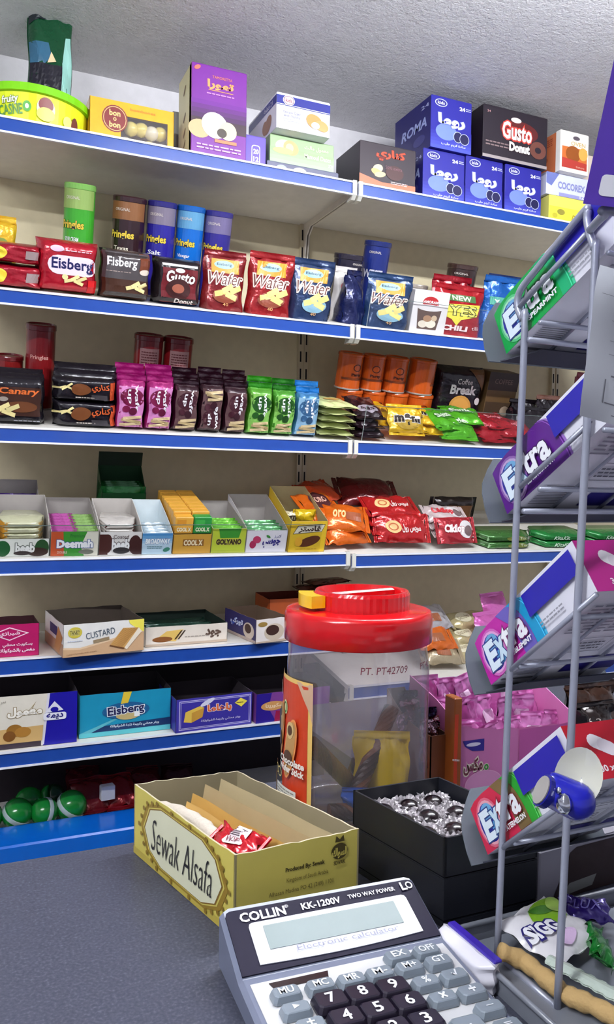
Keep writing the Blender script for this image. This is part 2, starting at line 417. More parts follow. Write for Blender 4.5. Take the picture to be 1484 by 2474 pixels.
for (p, ln, glow) in LAMPS:
    t = thing('ceiling_lamp', 'white fluorescent batten lamp under the ceiling over the counter' if p[0] > 0 else 'white fluorescent batten lamp under the ceiling behind the cashier', 'lamp', Matrix.Translation(p))
    mb = MB(); mb.box(-ln/2, ln/2, -.018, .018, .02, .085); mb.build('lamp_housing', M((232, 232, 232), 'paint'), t)
    mb = MB(); mb.box(-ln/2, -ln/2+.014, -.012, .012, -.03, .02); mb.box(ln/2-.014, ln/2, -.012, .012, -.03, .02); mb.build('tube_holder', M((226, 226, 226), 'paint'), t)
    mb = MB(); mb.tube([(-ln/2+.014, 0, -.018), (ln/2-.014, 0, -.018)], .012, 10)
    em = bpy.data.materials.new('lit_tube'); em.use_nodes = True; eb = em.node_tree.nodes['Principled BSDF']; eb.inputs['Emission Color'].default_value = (.93, .96, 1, 1); eb.inputs['Emission Strength'].default_value = glow
    mb.build('lamp_tube', em, t, smooth=True)

# ------------------------------------------------------------------ shelving
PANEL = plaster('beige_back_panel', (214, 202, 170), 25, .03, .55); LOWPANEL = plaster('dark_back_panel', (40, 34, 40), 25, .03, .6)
SHELFW = M((226, 222, 214), 'paint'); STRIPB = M((28, 68, 152), 'gloss'); EDGE = M((236, 238, 246), 'gloss'); DARK = M((30, 28, 30), 'dull')
R_END = on(1340, 925, 1, 2.17).x
L_END = SEAM-(R_END-SEAM)
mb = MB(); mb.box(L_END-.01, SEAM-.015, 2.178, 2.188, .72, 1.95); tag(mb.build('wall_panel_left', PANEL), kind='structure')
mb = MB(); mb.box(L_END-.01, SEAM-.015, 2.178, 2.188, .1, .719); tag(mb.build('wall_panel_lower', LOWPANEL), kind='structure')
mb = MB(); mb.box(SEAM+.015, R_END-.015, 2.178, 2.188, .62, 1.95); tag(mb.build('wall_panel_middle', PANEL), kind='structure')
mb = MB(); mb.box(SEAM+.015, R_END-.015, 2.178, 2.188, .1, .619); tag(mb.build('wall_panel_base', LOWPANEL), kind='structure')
mb = MB(); mb.box(R_END+.015, R_END+1.2, 2.178, 2.188, .1, 1.95); tag(mb.build('wall_panel_right', PANEL), kind='structure')
for x, lb in ((SEAM, 'slotted cream steel upright where the two rows of shelves meet'), (R_END, 'slotted cream steel upright behind the gum rack')):
    t = thing('shelf_upright', lb, 'upright', Matrix.Translation((x, 2.165, 0)))
    mb = MB(); mb.box(-.015, -.003, 0, .024, .1, 1.97); mb.box(.003, .015, 0, .024, .1, 1.97); mb.box(-.003, .003, .003, .024, .1, 1.97)
    mb.build('steel_profile', M((200, 188, 160), 'paint'), t)
    mb = MB()
    for k in range(36):
        for sx in (-.009, .009): mb.box(sx-.0022, sx+.0022, -.0006, .0004, .16+k*.05, .16+k*.05+.03)
    o = mb.build('slot_holes', DARK, t); o['kind'] = 'stuff'
SH = {}
def shelf(key, x0, x1, zb, tilt, label, hs=.035, depth=None, yf=YF, cap_l=False, cap_r=False, bracket=None):
    """zb = bottom of the front strip"""
    zt = zb+hs; fr = Frame(yf, zt, tilt); SH[key] = fr
    d = (2.176-yf)/math.cos(fr.t) if depth is None else depth
    t = thing('metal_shelf', label, 'shelf', fr.mat((x0+x1)/2, 0, -.0008)); w = (x1-x0)/2-.0015
    mb = MB(); mb.box(-w, w, .0015, d, -.012, 0); mb.box(-w, w, .02, .022, -.028, -.012); mb.build('shelf_board', SHELFW, t)
    R = Matrix.Rotation(-fr.t, 4, 'X')
    st = MB(); st.box(-w, w, -.0015, .0005, -hs+.004, -.004)
    o = st.build('price_strip', STRIPB, t); o.matrix_local = R
    for nm, z0, z1, pr in (('strip_edge', -.004, .0005, .004), ('strip_edge', -hs, -hs+.004, .0045)):
        e = MB(); e.box(-w, w, -pr, .002, z0, z1); o = e.build(nm, EDGE, t); o.matrix_local = R
    for on_, sx in ((cap_l, -1), (cap_r, 1)):
        if on_:
            e = MB(); e.prism([(sx*(w-.0115), -.006, .002), (sx*(w-.0115), -.006, -hs+.001), (sx*(w-.0115), .006, -hs-.009), (sx*(w-.0115), .03, -hs-.009), (sx*(w-.0115), .012, -.01), (sx*(w-.0115), .012, .002)], (sx*.011, 0, 0))
            o = e.build('end_cap', M((222, 220, 210), 'gloss'), t); o.matrix_local = R
    if bracket is not None:
        e = MB(); bx = w-.0015 if bracket > 0 else -w+.0015
        e.prism([(bx-.0015, .012, -.030), (bx-.0015, d-.055, -.030), (bx-.0015, d-.03, -.05), (bx-.0015, d-.014, -.15), (bx-.0015, d-.004, -.15), (bx-.0015, d-.004, -.012), (bx-.0015, .012, -.012)], (.003, 0, 0))
        e.build('shelf_bracket', M((214, 206, 194), 'paint'), t)
    return fr
LX0, LX1, RX0, RX1 = L_END+.002, SEAM-.001, SEAM+.001, R_END-.001
S1 = shelf('S1', LX0, LX1, 1.884, 0, 'topmost white metal shelf under the lime tin and purple carton', cap_r=True, bracket=1)
S1R = shelf('S1R', RX0, RX1, 1.884, 0, 'topmost white metal shelf under the stacked royal blue cartons', cap_l=True, bracket=-1)
S2 = shelf('S2', LX0, LX1, 1.524, 17, 'tilted white metal shelf under the tall crisp cans and wafer pouches', cap_r=True, bracket=1)
S2R = shelf('S2R', RX0, RX1, 1.524, 17, 'tilted white metal shelf under the navy pouch and red chili bag', cap_l=True, bracket=-1)
S3 = shelf('S3', LX0, LX1, 1.231, 17, 'tilted white metal shelf under the row of pink, brown and green wafer packs', cap_r=True, bracket=1)
S3R = shelf('S3R', RX0, RX1, 1.231, 17, 'tilted white metal shelf under the orange cans and yellow candy bags', cap_l=True, bracket=-1)
S4 = shelf('S4', LX0, LX1, .946, 17, 'tilted white metal shelf under the gum and candy display boxes', cap_r=True, bracket=1)
S4R = shelf('S4R', RX0, RX1, .940, 17, 'tilted white metal shelf under the orange and red cake packets', cap_l=True, bracket=-1)
S5 = shelf('S5', LX0, LX1, .727, 3, 'tilted white metal shelf under the open biscuit boxes', hs=.038, cap_r=True)
S5R = shelf('S5R', RX0, RX1, .597, 10, 'tilted white metal shelf beside the red lid of the jar', hs=.036, cap_l=True)
S6 = shelf('S6', LX0, LX1, .525, 3, 'lowest tilted white metal shelf under the teal wafer carton', hs=.037, cap_r=True)
for x0, x1, lb in ((LX0, LX1, 'blue plinth shelf under the green candy balls'), (RX0, RX1, 'blue plinth shelf behind the counter goods')):
    t = thing('plinth_shelf', lb, 'shelf', Matrix.Translation(((x0+x1)/2, YF, 0))); w = (x1-x0)/2-.001
    mb = MB(); mb.box(-w, w, .115, 2.176-YF, .30, .325); mb.build('plinth_deck', SHELFW, t)
    mb = MB(); mb.bbox(-w, w, 0, .112, .20, .352, .004); mb.build('plinth_rail', M((8, 96, 196), 'gloss'), t)
    mb = MB(); mb.box(-w, w, .05, .06, .0, .2); mb.build('kick_plate', M((200, 196, 190), 'paint'), t)
BASE = Frame(YF+.112, .325)
# ------------------------------------------------------------------ top shelf
def placed(S, xl, xr, yt, v, D, w=0, yaw=0):
    c, W, H = S.fit(xl, xr, yt, v, w)
    return S.mat(c, v, w, yaw), W, H
# lime tin
V0 = .135
c = S1.ux(76, V0); cl = S1.pt(c, V0, 0); r = S1.ux(220, V0)-c
hh = S1.wy(200, c, V0-r)
t = thing('cookie_tin', 'round lime and yellow sweets tin with a green lid', 'tin', S1.mat(c, r+.004)); rt = r*.97
mb = MB(); mb.lathe([(rt*.9, 0), (rt*.93, .002), (rt*.97, hh*.8)], 48); mb.build('tin_body', M((214, 226, 40), 'gloss'), t)
mb = MB(); mb.lathe([(rt*.99, hh*.78), (rt*1.03, hh*.785), (rt*1.03, hh*.98), (rt*1.0, hh), (rt*.94, hh), (rt*.92, hh*.97), (0, hh*.97)], 48); mb.build('tin_lid', M((120, 200, 20), 'gloss'), t)
p = cylside(rt*.97, hh*.78, 0)
def conic(pp, q, o):
    a = (pp/(math.pi*rt*.97)-.5)*math.pi; rr = rt*(.93+.04*q/(hh*.78))+o+.0006
    return (rr*math.sin(a), -rr*math.cos(a), q)
p.surf = conic
p.text('fruity', .36, .72, .09, .3, (240, 244, 220), bold=.02, shear=.15, out=(90, 120, 30), rot=8).text('CASNE', .36, .42, .13, .34, (70, 130, 60), bold=.02, rot=6)
p.ell(.45, .55, .022, .17, (80, 160, 60)).ell(.45, .55, .01, .08, (240, 240, 200))
p.ell(.55, .55, .05, .36, (240, 220, 190)).ell(.55, .68, .04, .24, (120, 44, 40)).ell(.55, .38, .05, .22, (244, 214, 90)).ell(.68, .35, .03, .2, (244, 226, 120)).ell(.73, .3, .026, .32, (104, 50, 40))
p.build(t)
# dark green bag on the tin
bt = thing
t, p = bag('snack_bag', 'upright dark green and black crisp bag on the lime tin', S1.mat(S1.ux(121, r), r+.004-.02, hh*.972), .1, .25, .06, (16, 74, 44), 'pouch', 3, crk=.006)
p.rect(.02, .02, .74, .42, (24, 22, 34)).poly([(.02, .42), (.35, .42), (.5, .5), (.45, .62), (.02, .62)], (48, 92, 120)).poly([(.74, .05), (.97, .05), (.97, .72), (.85, .7), (.74, .45)], (140, 190, 180)).poly([(.4, .43), (.6, .45), (.5, .54)], (210, 190, 150))
p.poly([(.02, .78), (.8, .93), (.5, .98), (.02, .98)], (22, 30, 36)); p.build(t)
# yellow window box with wrapped balls
m, W, H = placed(S1, 216, 420, 243, .06, .1)
W = S1.ux(420, .06)-S1.ux(216, .06)
t = thing('window_box', 'golden yellow sweets box with a clear window and red seal', 'box', m)
H = S1.wy(232, S1.ux(216, .06), .06)
mb = MB(); e = .001; yc = M((226, 168, 46), 'gloss')
def frame_front(x0, x1, z0, z1, a0, a1, b0, b1, y, th):
    mb.box(x0, x1, y, y+th, z0, b0); mb.box(x0, x1, y, y+th, b1, z1); mb.box(x0, a0, y, y+th, b0, b1); mb.box(a1, x1, y, y+th, b0, b1)
frame_front(-W/2, W/2, 0, H, -W*.14, W*.42, .008, H*.72, 0, .001)
mb.build('front_panel', yc, t)
mb = MB(); mb.box(-W/2, -W/2+.001, 0, .075, 0, H); mb.build('side_panel', yc, t); mb = MB(); mb.box(W/2-.001, W/2, 0, .075, 0, H); mb.build('side_panel', yc, t)
mb = MB(); mb.box(-W/2, W/2, .0, .075, H, H+.001); mb.build('top_panel', yc, t); mb = MB(); mb.box(-W/2, W/2, .075, .076, 0, H); mb.build('back_panel', M((150, 100, 40)), t); mb = MB(); mb.box(-W/2, W/2, .001, .075, 0.0001, .001); mb.build('base_panel', yc, t)
mb = MB(); mb.box(-W*.14, W*.42, .0002, .0006, .008, H*.72); mb.build('window_film', FILM, t)
p = front(W, H); p.ell(.29, .62, .15, .29, (120, 30, 30)).ring(.29, .62, .135, .262, (220, 180, 120), .06).text('bon', .29, .74, .13, .13, (240, 190, 120), bold=.03).text('o', .29, .61, .04, .08, (240, 190, 120), bold=.02).text('bon', .29, .49, .13, .13, (240, 190, 120), bold=.03).text('bombones', .62, .88, .3, .06, (226, 110, 40)); p.build(t)
bx = m
for k, (fx, fz) in enumerate([(-.06, .0), (.08, .0), (.22, .0), (.36, 0), (.0, .42), (.13, .46), (.25, .40), (.36, .44)]):
    rr = .0178
    o = MB(); o.lathe([(0, -rr)]+[(rr*math.cos(q), rr*math.sin(q)*.92) for q in [x*.35-1.4 for x in range(9)]]+[(0, rr)], 14)
    o.build('wrapped_ball', M((232, 214, 120) if k % 3 else (236, 226, 200), 'gloss'), None, True, bx @ Matrix.Translation((W*fx, .0225+.004*(k % 2), .0205+fz*.09)))
    tag(COL.objects[-1], 'gold foil wrapped ball behind the window, %s in the %s row from the seal' % (('first', 'second', 'third', 'fourth')[k % 4], 'lower' if k < 4 else 'upper'), 'sweet', 'foil balls in the window box')
# tall purple carton
m, W, H = placed(S1, 461, 594, 150, .02, .1); H = S1.wy(149, S1.ux(461, .02), .02)
t = carton('dates_carton', 'tall purple carton with a cream side and a stuffed biscuit picture', m, W, .115, H, (112, 30, 140), (214, 206, 160))
p = front(W, H); p.grad(0, .33, 1, .62, (40, 16, 40), (104, 26, 134)).rect(0, .3, 1, .42, (52, 26, 40)).ell(.15, .3, .2, .1, (196, 164, 120))
p.text('تمورا', .52, .80, .48, .11, (236, 150, 90), bold=.05).text('TAMORETTA', .55, .885, .36, .03, (220, 130, 90)).rect(.3, .735, .75, .742, (226, 150, 90)).lines(.52, .70, .5, .03, 1, (190, 130, 190)).ell(.1, .955, .06, .022, (240, 110, 90), 30)
p.ell(.42, .36, .24, .14, (236, 228, 206), -20).ell(.66, .32, .16, .1, (226, 214, 160), -30).ell(.55, .29, .09, .05, (60, 48, 40)).rect(.42, .18, .82, .215, (214, 120, 80)).lines(.5, .115, .8, .07, 2, (214, 160, 220)); p.build(t)
p = lside(W, .115, H); p.rect(.86, .0, 1, 1, (206, 178, 150)); p.k += 3
for b in (.2, .33, .5, .8): p.ell(.5, b, .12, .02, (120, 90, 60), 40)
p.build(t, 'side_emblems')
t = carton('spare_carton', 'plain grey carton hidden behind the tall purple carton', S1.mat(S1.ux(452, .15)+.03, .165), .13, .12, H*.74, (150, 150, 140))
# small violet carton
m, W, H = placed(S1, 592, 642, 330, .03, .1)
t = carton('small_carton', 'small violet carton with a white emblem beside the tall purple carton', m, W, .1, H, (92, 70, 170), (70, 50, 140))
p = front(W, H); p.rrect(.3, .1, .72, .72, (226, 226, 240), .3).rrect(.34, .13, .68, .69, (92, 70, 170), .3).text('20', .52, .52, .26, .16, WHITE, bold=.04).text('12', .52, .28, .26, .16, WHITE, bold=.04); p.build(t)
# three flat cartons, stacked
m, Wb, Hb = placed(S1, 645, 818, 400, .03, .1); Hb = S1.wy(387, S1.ux(645, .03), .03)
t = carton('flat_carton', 'flat slate grey carton at the bottom of the three-box stack', m, Wb, .16, Hb, (86, 88, 112), (60, 62, 84))
p = front(Wb, Hb); p.ell(.2, .5, .07, .3, (150, 156, 180)).ell(.45, .5, .09, .32, (190, 190, 190)).text('رطب', .8, .4, .12, .34, WHITE, bold=.03); p.build(t)
c, W, _ = S1.fit(652, 806, 330, .035, Hb); H2 = S1.wy(322, S1.ux(652, .035, Hb), .035)-Hb-.001
t = carton('flat_carton', 'pale green dates carton in the middle of the three-box stack', S1.mat(c, .035, Hb+.001), W, .15, H2, (150, 178, 132), (120, 140, 110))
p = front(W, H2); p.grad(0, 0, 1, .55, (160, 190, 150), (146, 172, 126), 4).ell(.22, .62, .14, .24, (210, 214, 170)).ell(.32, .6, .12, .26, (196, 160, 110), -20).ell(.3, .6, .06, .16, (216, 200, 150)).ell(.2, .45, .16, .12, (170, 204, 120)).text('معمول مالت', .72, .72, .38, .18, (226, 236, 190), bold=.02).text('Mamoul Dates', .74, .42, .42, .17, (226, 236, 206), bold=.01).text('X24', .95, .2, .08, .12, WHITE); p.build(t)
w3 = Hb+H2+.002; c, W, _ = S1.fit(668, 797, 240, .0, w3); H3 = S1.wy(222, S1.ux(668, .0, w3), .0)-w3
t = carton('cake_carton', 'white and blue carton of filled cakes on top of the three-box stack', S1.mat(c, .0, w3), W, .2, H3, (232, 232, 238), (226, 226, 232))
p = front(W, H3); p.rect(0, .7, 1, .94, (38, 44, 130)).rect(0, .66, 1, .68, (38, 44, 130)).ell(.22, .82, .11, .14, (214, 216, 236)).ring(.22, .82, .1, .12, (120, 60, 90), .12).text('kids', .22, .82, .12, .1, (150, 50, 60), bold=.02).text('twinkie Cake', .28, .49, .32, .09, (110, 110, 150)).text('with Vanilla', .28, .39, .3, .08, (110, 110, 150)).lines(.28, .27, .34, .1, 2, (180, 180, 200)).ell(.7, .37, .16, .2, (200, 140, 80), -20).ell(.84, .28, .13, .15, (206, 150, 92), -15).ell(.72, .26, .08, .1, (244, 232, 206)); p.build(t)
p = lside(W, .2, H3); p.k += 2; p.rect(0, .7, 1, .94, (38, 44, 130)).text('12 قطعة', .72, .82, .3, .14, WHITE).ell(.72, .32, .13, .22, (140, 84, 50), 30).ell(.62, .3, .1, .2, (150, 90, 52), -30); p.build(t, 'side_picture')
# brown carton
m, W, H = placed(S1R, 868, 1003, 345, .025, .1); H = S1R.wy(338, S1R.ux(868, .025), .025)
t = carton('wafer_carton', 'dark brown wafer carton with orange script beside the blue cartons', m, W, .14, H, (46, 36, 44), (36, 28, 38))
p = front(W, H); p.poly([(0, .05), (1, .05), (1, .22), (.4, .18), (0, .3)], (196, 110, 80)).poly([(0, .0), (1, 0), (1, .06), (0, .06)], (206, 170, 160)).text('كناري', .55, .78, .52, .26, (214, 70, 40), bold=.04, out=(110, 30, 20), ow=.03).ell(.32, .46, .09, .09, (226, 210, 160), 20).ell(.3, .38, .1, .07, (206, 176, 110), -15).ell(.36, .34, .1, .06, (220, 200, 140), 10).ell(.62, .42, .16, .16, (70, 40, 40)).text('50% extra', .6, .52, .3, .07, (120, 80, 90)).lines(.7, .2, .3, .07, 2, (210, 190, 190)); p.build(t)
# royal blue cartons
def roma(label, S, xl, xr, yt, v, w, D, group):
    c, W, _ = S.fit(xl, xr, yt, v, w); H = S.wy(yt, S.ux(xl, v, w), v)-w
    t = carton('biscuit_carton', label, S.mat(c, v, w), W, D, H, (36, 34, 140), (24, 22, 96), group=group)
    p = front(W, H); p.grad(0, 0, 1, .4, (70, 80, 180), (36, 34, 140), 6)  # paler foot of the front: lamp glow put into the print colours
    p.ell(.38, .34, .26, .16, (110, 130, 210)).ell(.24, .88, .15, .075, (190, 196, 230)).ell(.24, .88, .13, .06, (44, 40, 130)).text('kids', .24, .88, .17, .06, (220, 224, 244), bold=.02)
    p.text('24', .76, .845, .14, .075, WHITE, bold=.04).lines(.91, .845, .12, .07, 2, (200, 204, 236))
    p.text('روما', .5, .56, .66, .26, (240, 242, 250), bold=.05, out=(90, 100, 180), ow=.04)
    p.ell(.66, .28, .1, .1, (26, 24, 70)).ring(.66, .28, .11, .11, (190, 196, 230), .1).ell(.82, .26, .11, .1, (26, 24, 70)).ring(.82, .26, .12, .11, (190, 196, 230), .1).text('سادة كريم حليب', .55, .1, .6, .07, (214, 218, 240), bold=.02); p.build(t)
    p = lside(W, D, H); p.k += 2; p.text('ROMA', .55, .55, .7, .2, (150, 160, 210), bold=.03, shear=.2).ell(.7, .25, .16, .1, (50, 50, 120)).text('24', .85, .85, .2, .07, (170, 176, 220)); p.build(t, 'side_print_letters')
    return H
HA = roma('royal blue carton in the lower row, first beside the brown carton', S1R, 1021, 1121, 357, .02, 0, .15, 'royal blue cartons')
HB = roma('royal blue carton in the lower row, between two like it', S1R, 1124, 1213, 376, .015, 0, .15, 'royal blue cartons')
HC = roma('royal blue carton in the lower row, beside the yellow carton', S1R, 1219, 1306, 396, .01, 0, .15, 'royal blue cartons')
hm = max(HA, HB, HC)+.001
roma('royal blue carton standing on top of the first blue carton', S1R, 1040, 1138, 228, .01, hm, .19, 'royal blue cartons')
c, W, _ = S1R.fit(1166, 1321, 255, .0, hm); H = S1R.wy(250, S1R.ux(1166, 0, hm), 0)-hm
t = carton('donut_carton', 'black carton with red glowing lettering on top of the blue cartons', S1R.mat(c, 0, hm), W, .17, H, (34, 26, 36), (28, 20, 28))
p = front(W, H); p.rect(0, 0, 1, .06, (150, 140, 140)).ell(.55, .62, .3, .2, (90, 30, 30)).text('Gusto', .52, .6, .46, .34, (250, 236, 230), bold=.03, out=(196, 60, 50), ow=.06).ell(.5, .82, .08, .05, (240, 220, 214)).text('Donut', .56, .3, .32, .18, (244, 240, 236), bold=.05, out=(60, 40, 40)).ell(.85, .33, .13, .17, (104, 60, 50)).ell(.85, .33, .05, .06, (34, 26, 36)).lines(.22, .28, .36, .12, 2, (130, 110, 110)).text('24', .08, .88, .05, .04, (200, 150, 150)); p.build(t)
# white, pale and yellow cartons
m, W, H = placed(S1R, 1326, 1428, 470, .02, .12); H = S1R.wy(470, S1R.ux(1326, .02), .02)
t = carton('yellow_carton', 'bright yellow carton at the bottom beside the blue cartons', m, W, .14, H, (232, 222, 70), (210, 206, 110))
p = front(W, H); p.rect(0, .6, 1, 1, (238, 230, 100)).ell(.28, .42, .09, .11, (150, 140, 60)).ell(.14, .26, .06, .09, (190, 180, 60)).text('Draw', .68, .28, .3, .18, (140, 110, 30), shear=.3); p.build(t)
h1 = H+.001; c, W, _ = S1R.fit(1320, 1420, 425, .02, h1); H = S1R.wy(414, S1R.ux(1320, .02, h1), .02)-h1
t = carton('pale_carton', 'pale lavender carton lying between the yellow and the orange carton', S1R.mat(c, .02, h1), W, .15, H, (206, 210, 236), (196, 196, 220))
p = front(W, H); p.poly([(0, 1), (.3, 1), (.12, .4), (0, .5)], (110, 120, 180)).text('COCOREX', .6, .5, .66, .34, (136, 140, 190), bold=.04).rect(.3, .0, 1, .16, (150, 150, 200)).text('12', .85, .12, .1, .16, WHITE, bold=.03); p.build(t)
h2 = h1+H+.001; c, W, _ = S1R.fit(1353, 1421, 330, .0, h2); H = S1R.wy(313, S1R.ux(1353, .0, h2), .0)-h2
t = carton('biscuit_carton', 'white carton with an orange biscuit picture on the pale carton', S1R.mat(c, 0, h2), W, .13, H, (232, 226, 216), (196, 110, 70))
p = front(W, H); p.rect(.06, .1, .94, .62, (206, 110, 50)).ell(.45, .46, .26, .2, (150, 80, 30)).ell(.8, .5, .16, .16, (226, 170, 80)).poly([(.06, .1), (.94, .1), (.94, .28), (.06, .34)], (180, 60, 50)).text('OVEN', .62, .72, .5, .1, (206, 170, 80)).ell(.55, .86, .12, .05, (90, 80, 90)).text('Sisters', .7, .16, .3, .05, (230, 180, 160)); p.build(t)
p = lside(W, .13, H); p.k += 2; p.rect(.86, 0, 1, 1, (240, 236, 230)).ell(.4, .4, .2, .1, (150, 70, 40)).lines(.45, .8, .6, .2, 4, (150, 60, 40)); p.build(t, 'side_picture')
t = carton('biscuit_carton', 'white and orange carton half hidden behind the one with the biscuit picture', S1R.mat(c+W+.01, .05, h2), W, .1, H*.75, (224, 206, 190), None)
# ------------------------------------------------------------------ second shelf
def pouch(S, name, label, xl, xr, yt, v, D, col, style='pouch', seed=0, group=None, yaw=0, w=0, **k):
    c, W, _ = S.fit(xl, xr, yt, v, w); H = S.wy(yt, c, v)-w
    return bag(name, label, S.mat(c, v, w, yaw), W, H-(.016 if style == 'pouch' else 0), D, col, style, seed, group, **k)
def wafers(p, ca, cb, s, c=(232, 216, 150)):
    """a little heap of wafer cubes"""
    for da, db, r, f in ((-.1, 0, 15, .96), (.07, -.03, -20, 1), (0, .06, 30, 1.03), (.13, .05, 25, .95)):
        p.rect(ca+da*s-.09*s, cb+db*s-.035*s, ca+da*s+.09*s, cb+db*s+.035*s, tuple(min(255, int(x*f)) for x in c), r)
    return p
# tall crisp cans at the back
VB = .235
def crisp(S, label, xl, xr, yt, col, lid, v=VB, r0=None, words='Pringles', wc=(226, 196, 60), sub=None, subc=WHITE, group='tall crisp cans', yaw=-34, top=None):
    c, W, H = S.fit(xl, xr, yt, v); t, p = can('crisp_can', label, S.mat(c, v+W/2-W*.5), W/2, S.wy(yt, c, v-W/2*0), col, lid, group, yaw)
    if top: p.rect(.0, .76, 1, .95, top)
    p.text(words, .5, .60, .5, .1, wc, bold=.03, out=(20, 18, 24), ow=.03)
    if sub: p.text(sub, .5, .47, .3, .045, subc, bold=.02)
    p.text('ORIGINAL', .5, .86, .3, .03, (220, 210, 200)); p.build(t); return t, p
t, p = crisp(S2, 'tall green crisp can standing apart at the back', 147, 219, 445, (60, 160, 44), (120, 176, 84), sub='SOUR CREAM', top=(140, 170, 90))
p = cylside(.0375, .22, -14)
t, p = crisp(S2, 'tall dark brown crisp can with gold crisps at the back', 262, 337, 476, (44, 22, 28), (50, 26, 30), sub='Texas', subc=(230, 220, 200), top=(130, 84, 48))
t, p = crisp(S2, 'tall violet-blue crisp can between the brown and the sky blue can', 343, 409, 488, (40, 34, 140), (40, 36, 110), sub='Salt', top=(120, 110, 130))
t, p = crisp(S2, 'tall sky blue crisp can between two violet cans', 413, 475, 499, (16, 100, 190), (20, 90, 170), sub='Vinegar', top=(90, 150, 190))
t, p = crisp(S2, 'tall violet crisp can nearest the upright of the shelves', 478, 540, 512, (46, 38, 130), (50, 44, 120), sub='Cheese', top=(110, 100, 140))
t, p = crisp(S2R, 'tall navy can behind the navy wafer pouch', 858, 913, 584, (26, 40, 110), (24, 36, 96), words='WEST', wc=(190, 190, 210), group='cans behind the pouches', v=.2)
t, p = crisp(S2R, 'black can with white lettering behind the small white pack', 791, 853, 615, (30, 26, 44), (36, 30, 44), words='COFFEE', wc=(220, 214, 220), group='cans behind the pouches', v=.16, yaw=20)
t, p = crisp(S2R, 'dark brown can behind the red chili bag', 1061, 1120, 640, (52, 36, 34), (58, 40, 36), words='Cocoa', wc=(150, 120, 110), group='cans behind the pouches', v=.22)
t, p = crisp(S2R, 'grey-lidded jar behind the white window carton', 975, 1014, 688, (150, 140, 128), (170, 160, 150), words='tea', wc=(90, 80, 80), group='cans behind the pouches', v=.19)
# yellow bag at the very edge
t, p = pouch(S2, 'snack_bag', 'yellow snack bag standing at the back behind the red packs', -40, 38, 520, .2, .05, (226, 180, 36), seed=4)
p.ell(.55, .6, .25, .14, (110, 130, 30)).ell(.6, .35, .3, .1, (70, 60, 30), 20); p.build(t)
# two red packs lying on each other
for k, (yt, yb, lb) in enumerate(((640, 690, 'crinkled red wafer pack lying at the bottom beside the red carton'), (588, 640, 'crinkled red wafer pack lying on top of another one'))):
    w = .0 if k == 0 else S2.wy(640, S2.ux(40, .02), .02)
    c, W, _ = S2.fit(-40, 106, yt, .02, w); H = S2.wy(yt, c, .02)-w-.001
    t, p = bag('wafer_pack', lb, S2.mat(c, .02, w), W, H, .14, (160, 20, 40), 'brick', 7+k, 'red wafer packs', seals=('right',), crk=.004)
    p.rect(.7, .3, .92, .7, (150, 130, 130)).ell(.25, .5, .12, .3, (236, 206, 60)); p.build(t)
# red and dark wafer packs, gusto pack
m, W, H = placed(S2, 86, 237, 592, .02, .1); H = S2.wy(583, S2.ux(160, .02), .02)
t, p = bag('wafer_pack', 'bright red wafer pack with navy lettering on a white cloud', m, W, H, .1, (176, 18, 40), 'brick', 11, crk=.0012, seals=())
p.rrect(.17, .36, .97, .72, (236, 216, 232), .5).text('Eisberg', .57, .54, .68, .27, (28, 30, 84), bold=.025).ell(.3, .84, .11, .06, (226, 190, 220)).lines(.6, .82, .5, .04, 1, (226, 190, 200)).ell(.44, .32, .05, .05, (226, 220, 160)); wafers(p, .6, .26, .9); p.rect(.82, .05, .98, .3, (200, 20, 24)); p.build(t)
m, W, H = placed(S2, 243, 363, 608, .02, .1)
t, p = bag('wafer_pack', 'dark grey and brown wafer pack with white lettering', m, W, H, .1, (58, 50, 50), 'brick', 12, crk=.001, seals=())
p.rect(.02, .02, .98, .42, (66, 38, 26)).rect(.02, .42, .98, .96, (74, 68, 70)).text('Eisberg', .38, .74, .6, .24, (240, 238, 236), bold=.02).lines(.33, .57, .5, .03, 1, (180, 160, 150)).rect(.74, .62, .96, .97, (110, 54, 30)).ell(.86, .6, .11, .06, (220, 206, 190)); wafers(p, .68, .27, 1.1); p.build(t)
m, W, H = placed(S2, 372, 487, 618, .02, .1); H = S2.wy(628, S2.ux(430, .02), .02)
t, p = bag('donut_pack', 'black and maroon donut pack with white lettering', m, W, H, .1, (34, 26, 30), 'brick', 13, crk=.0015, seals=())
p.rect(.12, .05, .86, .8, (104, 24, 32)).rect(.12, .84, .86, .89, (220, 210, 206)).text('Gusto', .5, .62, .62, .26, (246, 236, 232), bold=.03, out=(70, 20, 20)).ell(.48, .76, .1, .05, (240, 230, 226)).ell(.48, .36, .26, .22, (60, 26, 26)).ell(.48, .37, .13, .1, (160, 90, 70)).text('Donut', .6, .1, .38, .11, (236, 226, 220), bold=.03); p.build(t)
# wafer pouches
def wafer_pouch(S, label, xl, xr, yt, v, col, seed, low=None, yaw=0):
    t, p = pouch(S, 'wafer_pouch', label, xl, xr, yt, v, .06, col, 'pouch', seed, 'wafer pouches', yaw, crk=.003)
    p.rect(.16, .7, .82, .95, (220, 150, 44)).ell(.46, .85, .24, .075, (150, 190, 190)).text('Eisberg', .46, .85, .36, .06, (40, 60, 90), bold=.02)
    p.text('Wafer', .5, .6, .8, .22, (96, 40, 34), shear=.4, bold=-.005, out=(236, 220, 206), ow=.065)
    p.ell(.5, .28, .3, .14, low or (140, 70, 50)); wafers(p, .52, .33, 1.5, (232, 214, 130)); p.text('40', .5, .12, .12, .06, (230, 180, 120)); p.build(t); return t
wafer_pouch(S2, 'dark red wafer pouch standing beside the donut pack', 490, 594, 606, .02, (120, 22, 26), 21, yaw=4)
wafer_pouch(S2, 'bright red wafer pouch in the middle of three wafer pouches', 597, 703, 612, .012, (150, 24, 28), 22, yaw=-5)
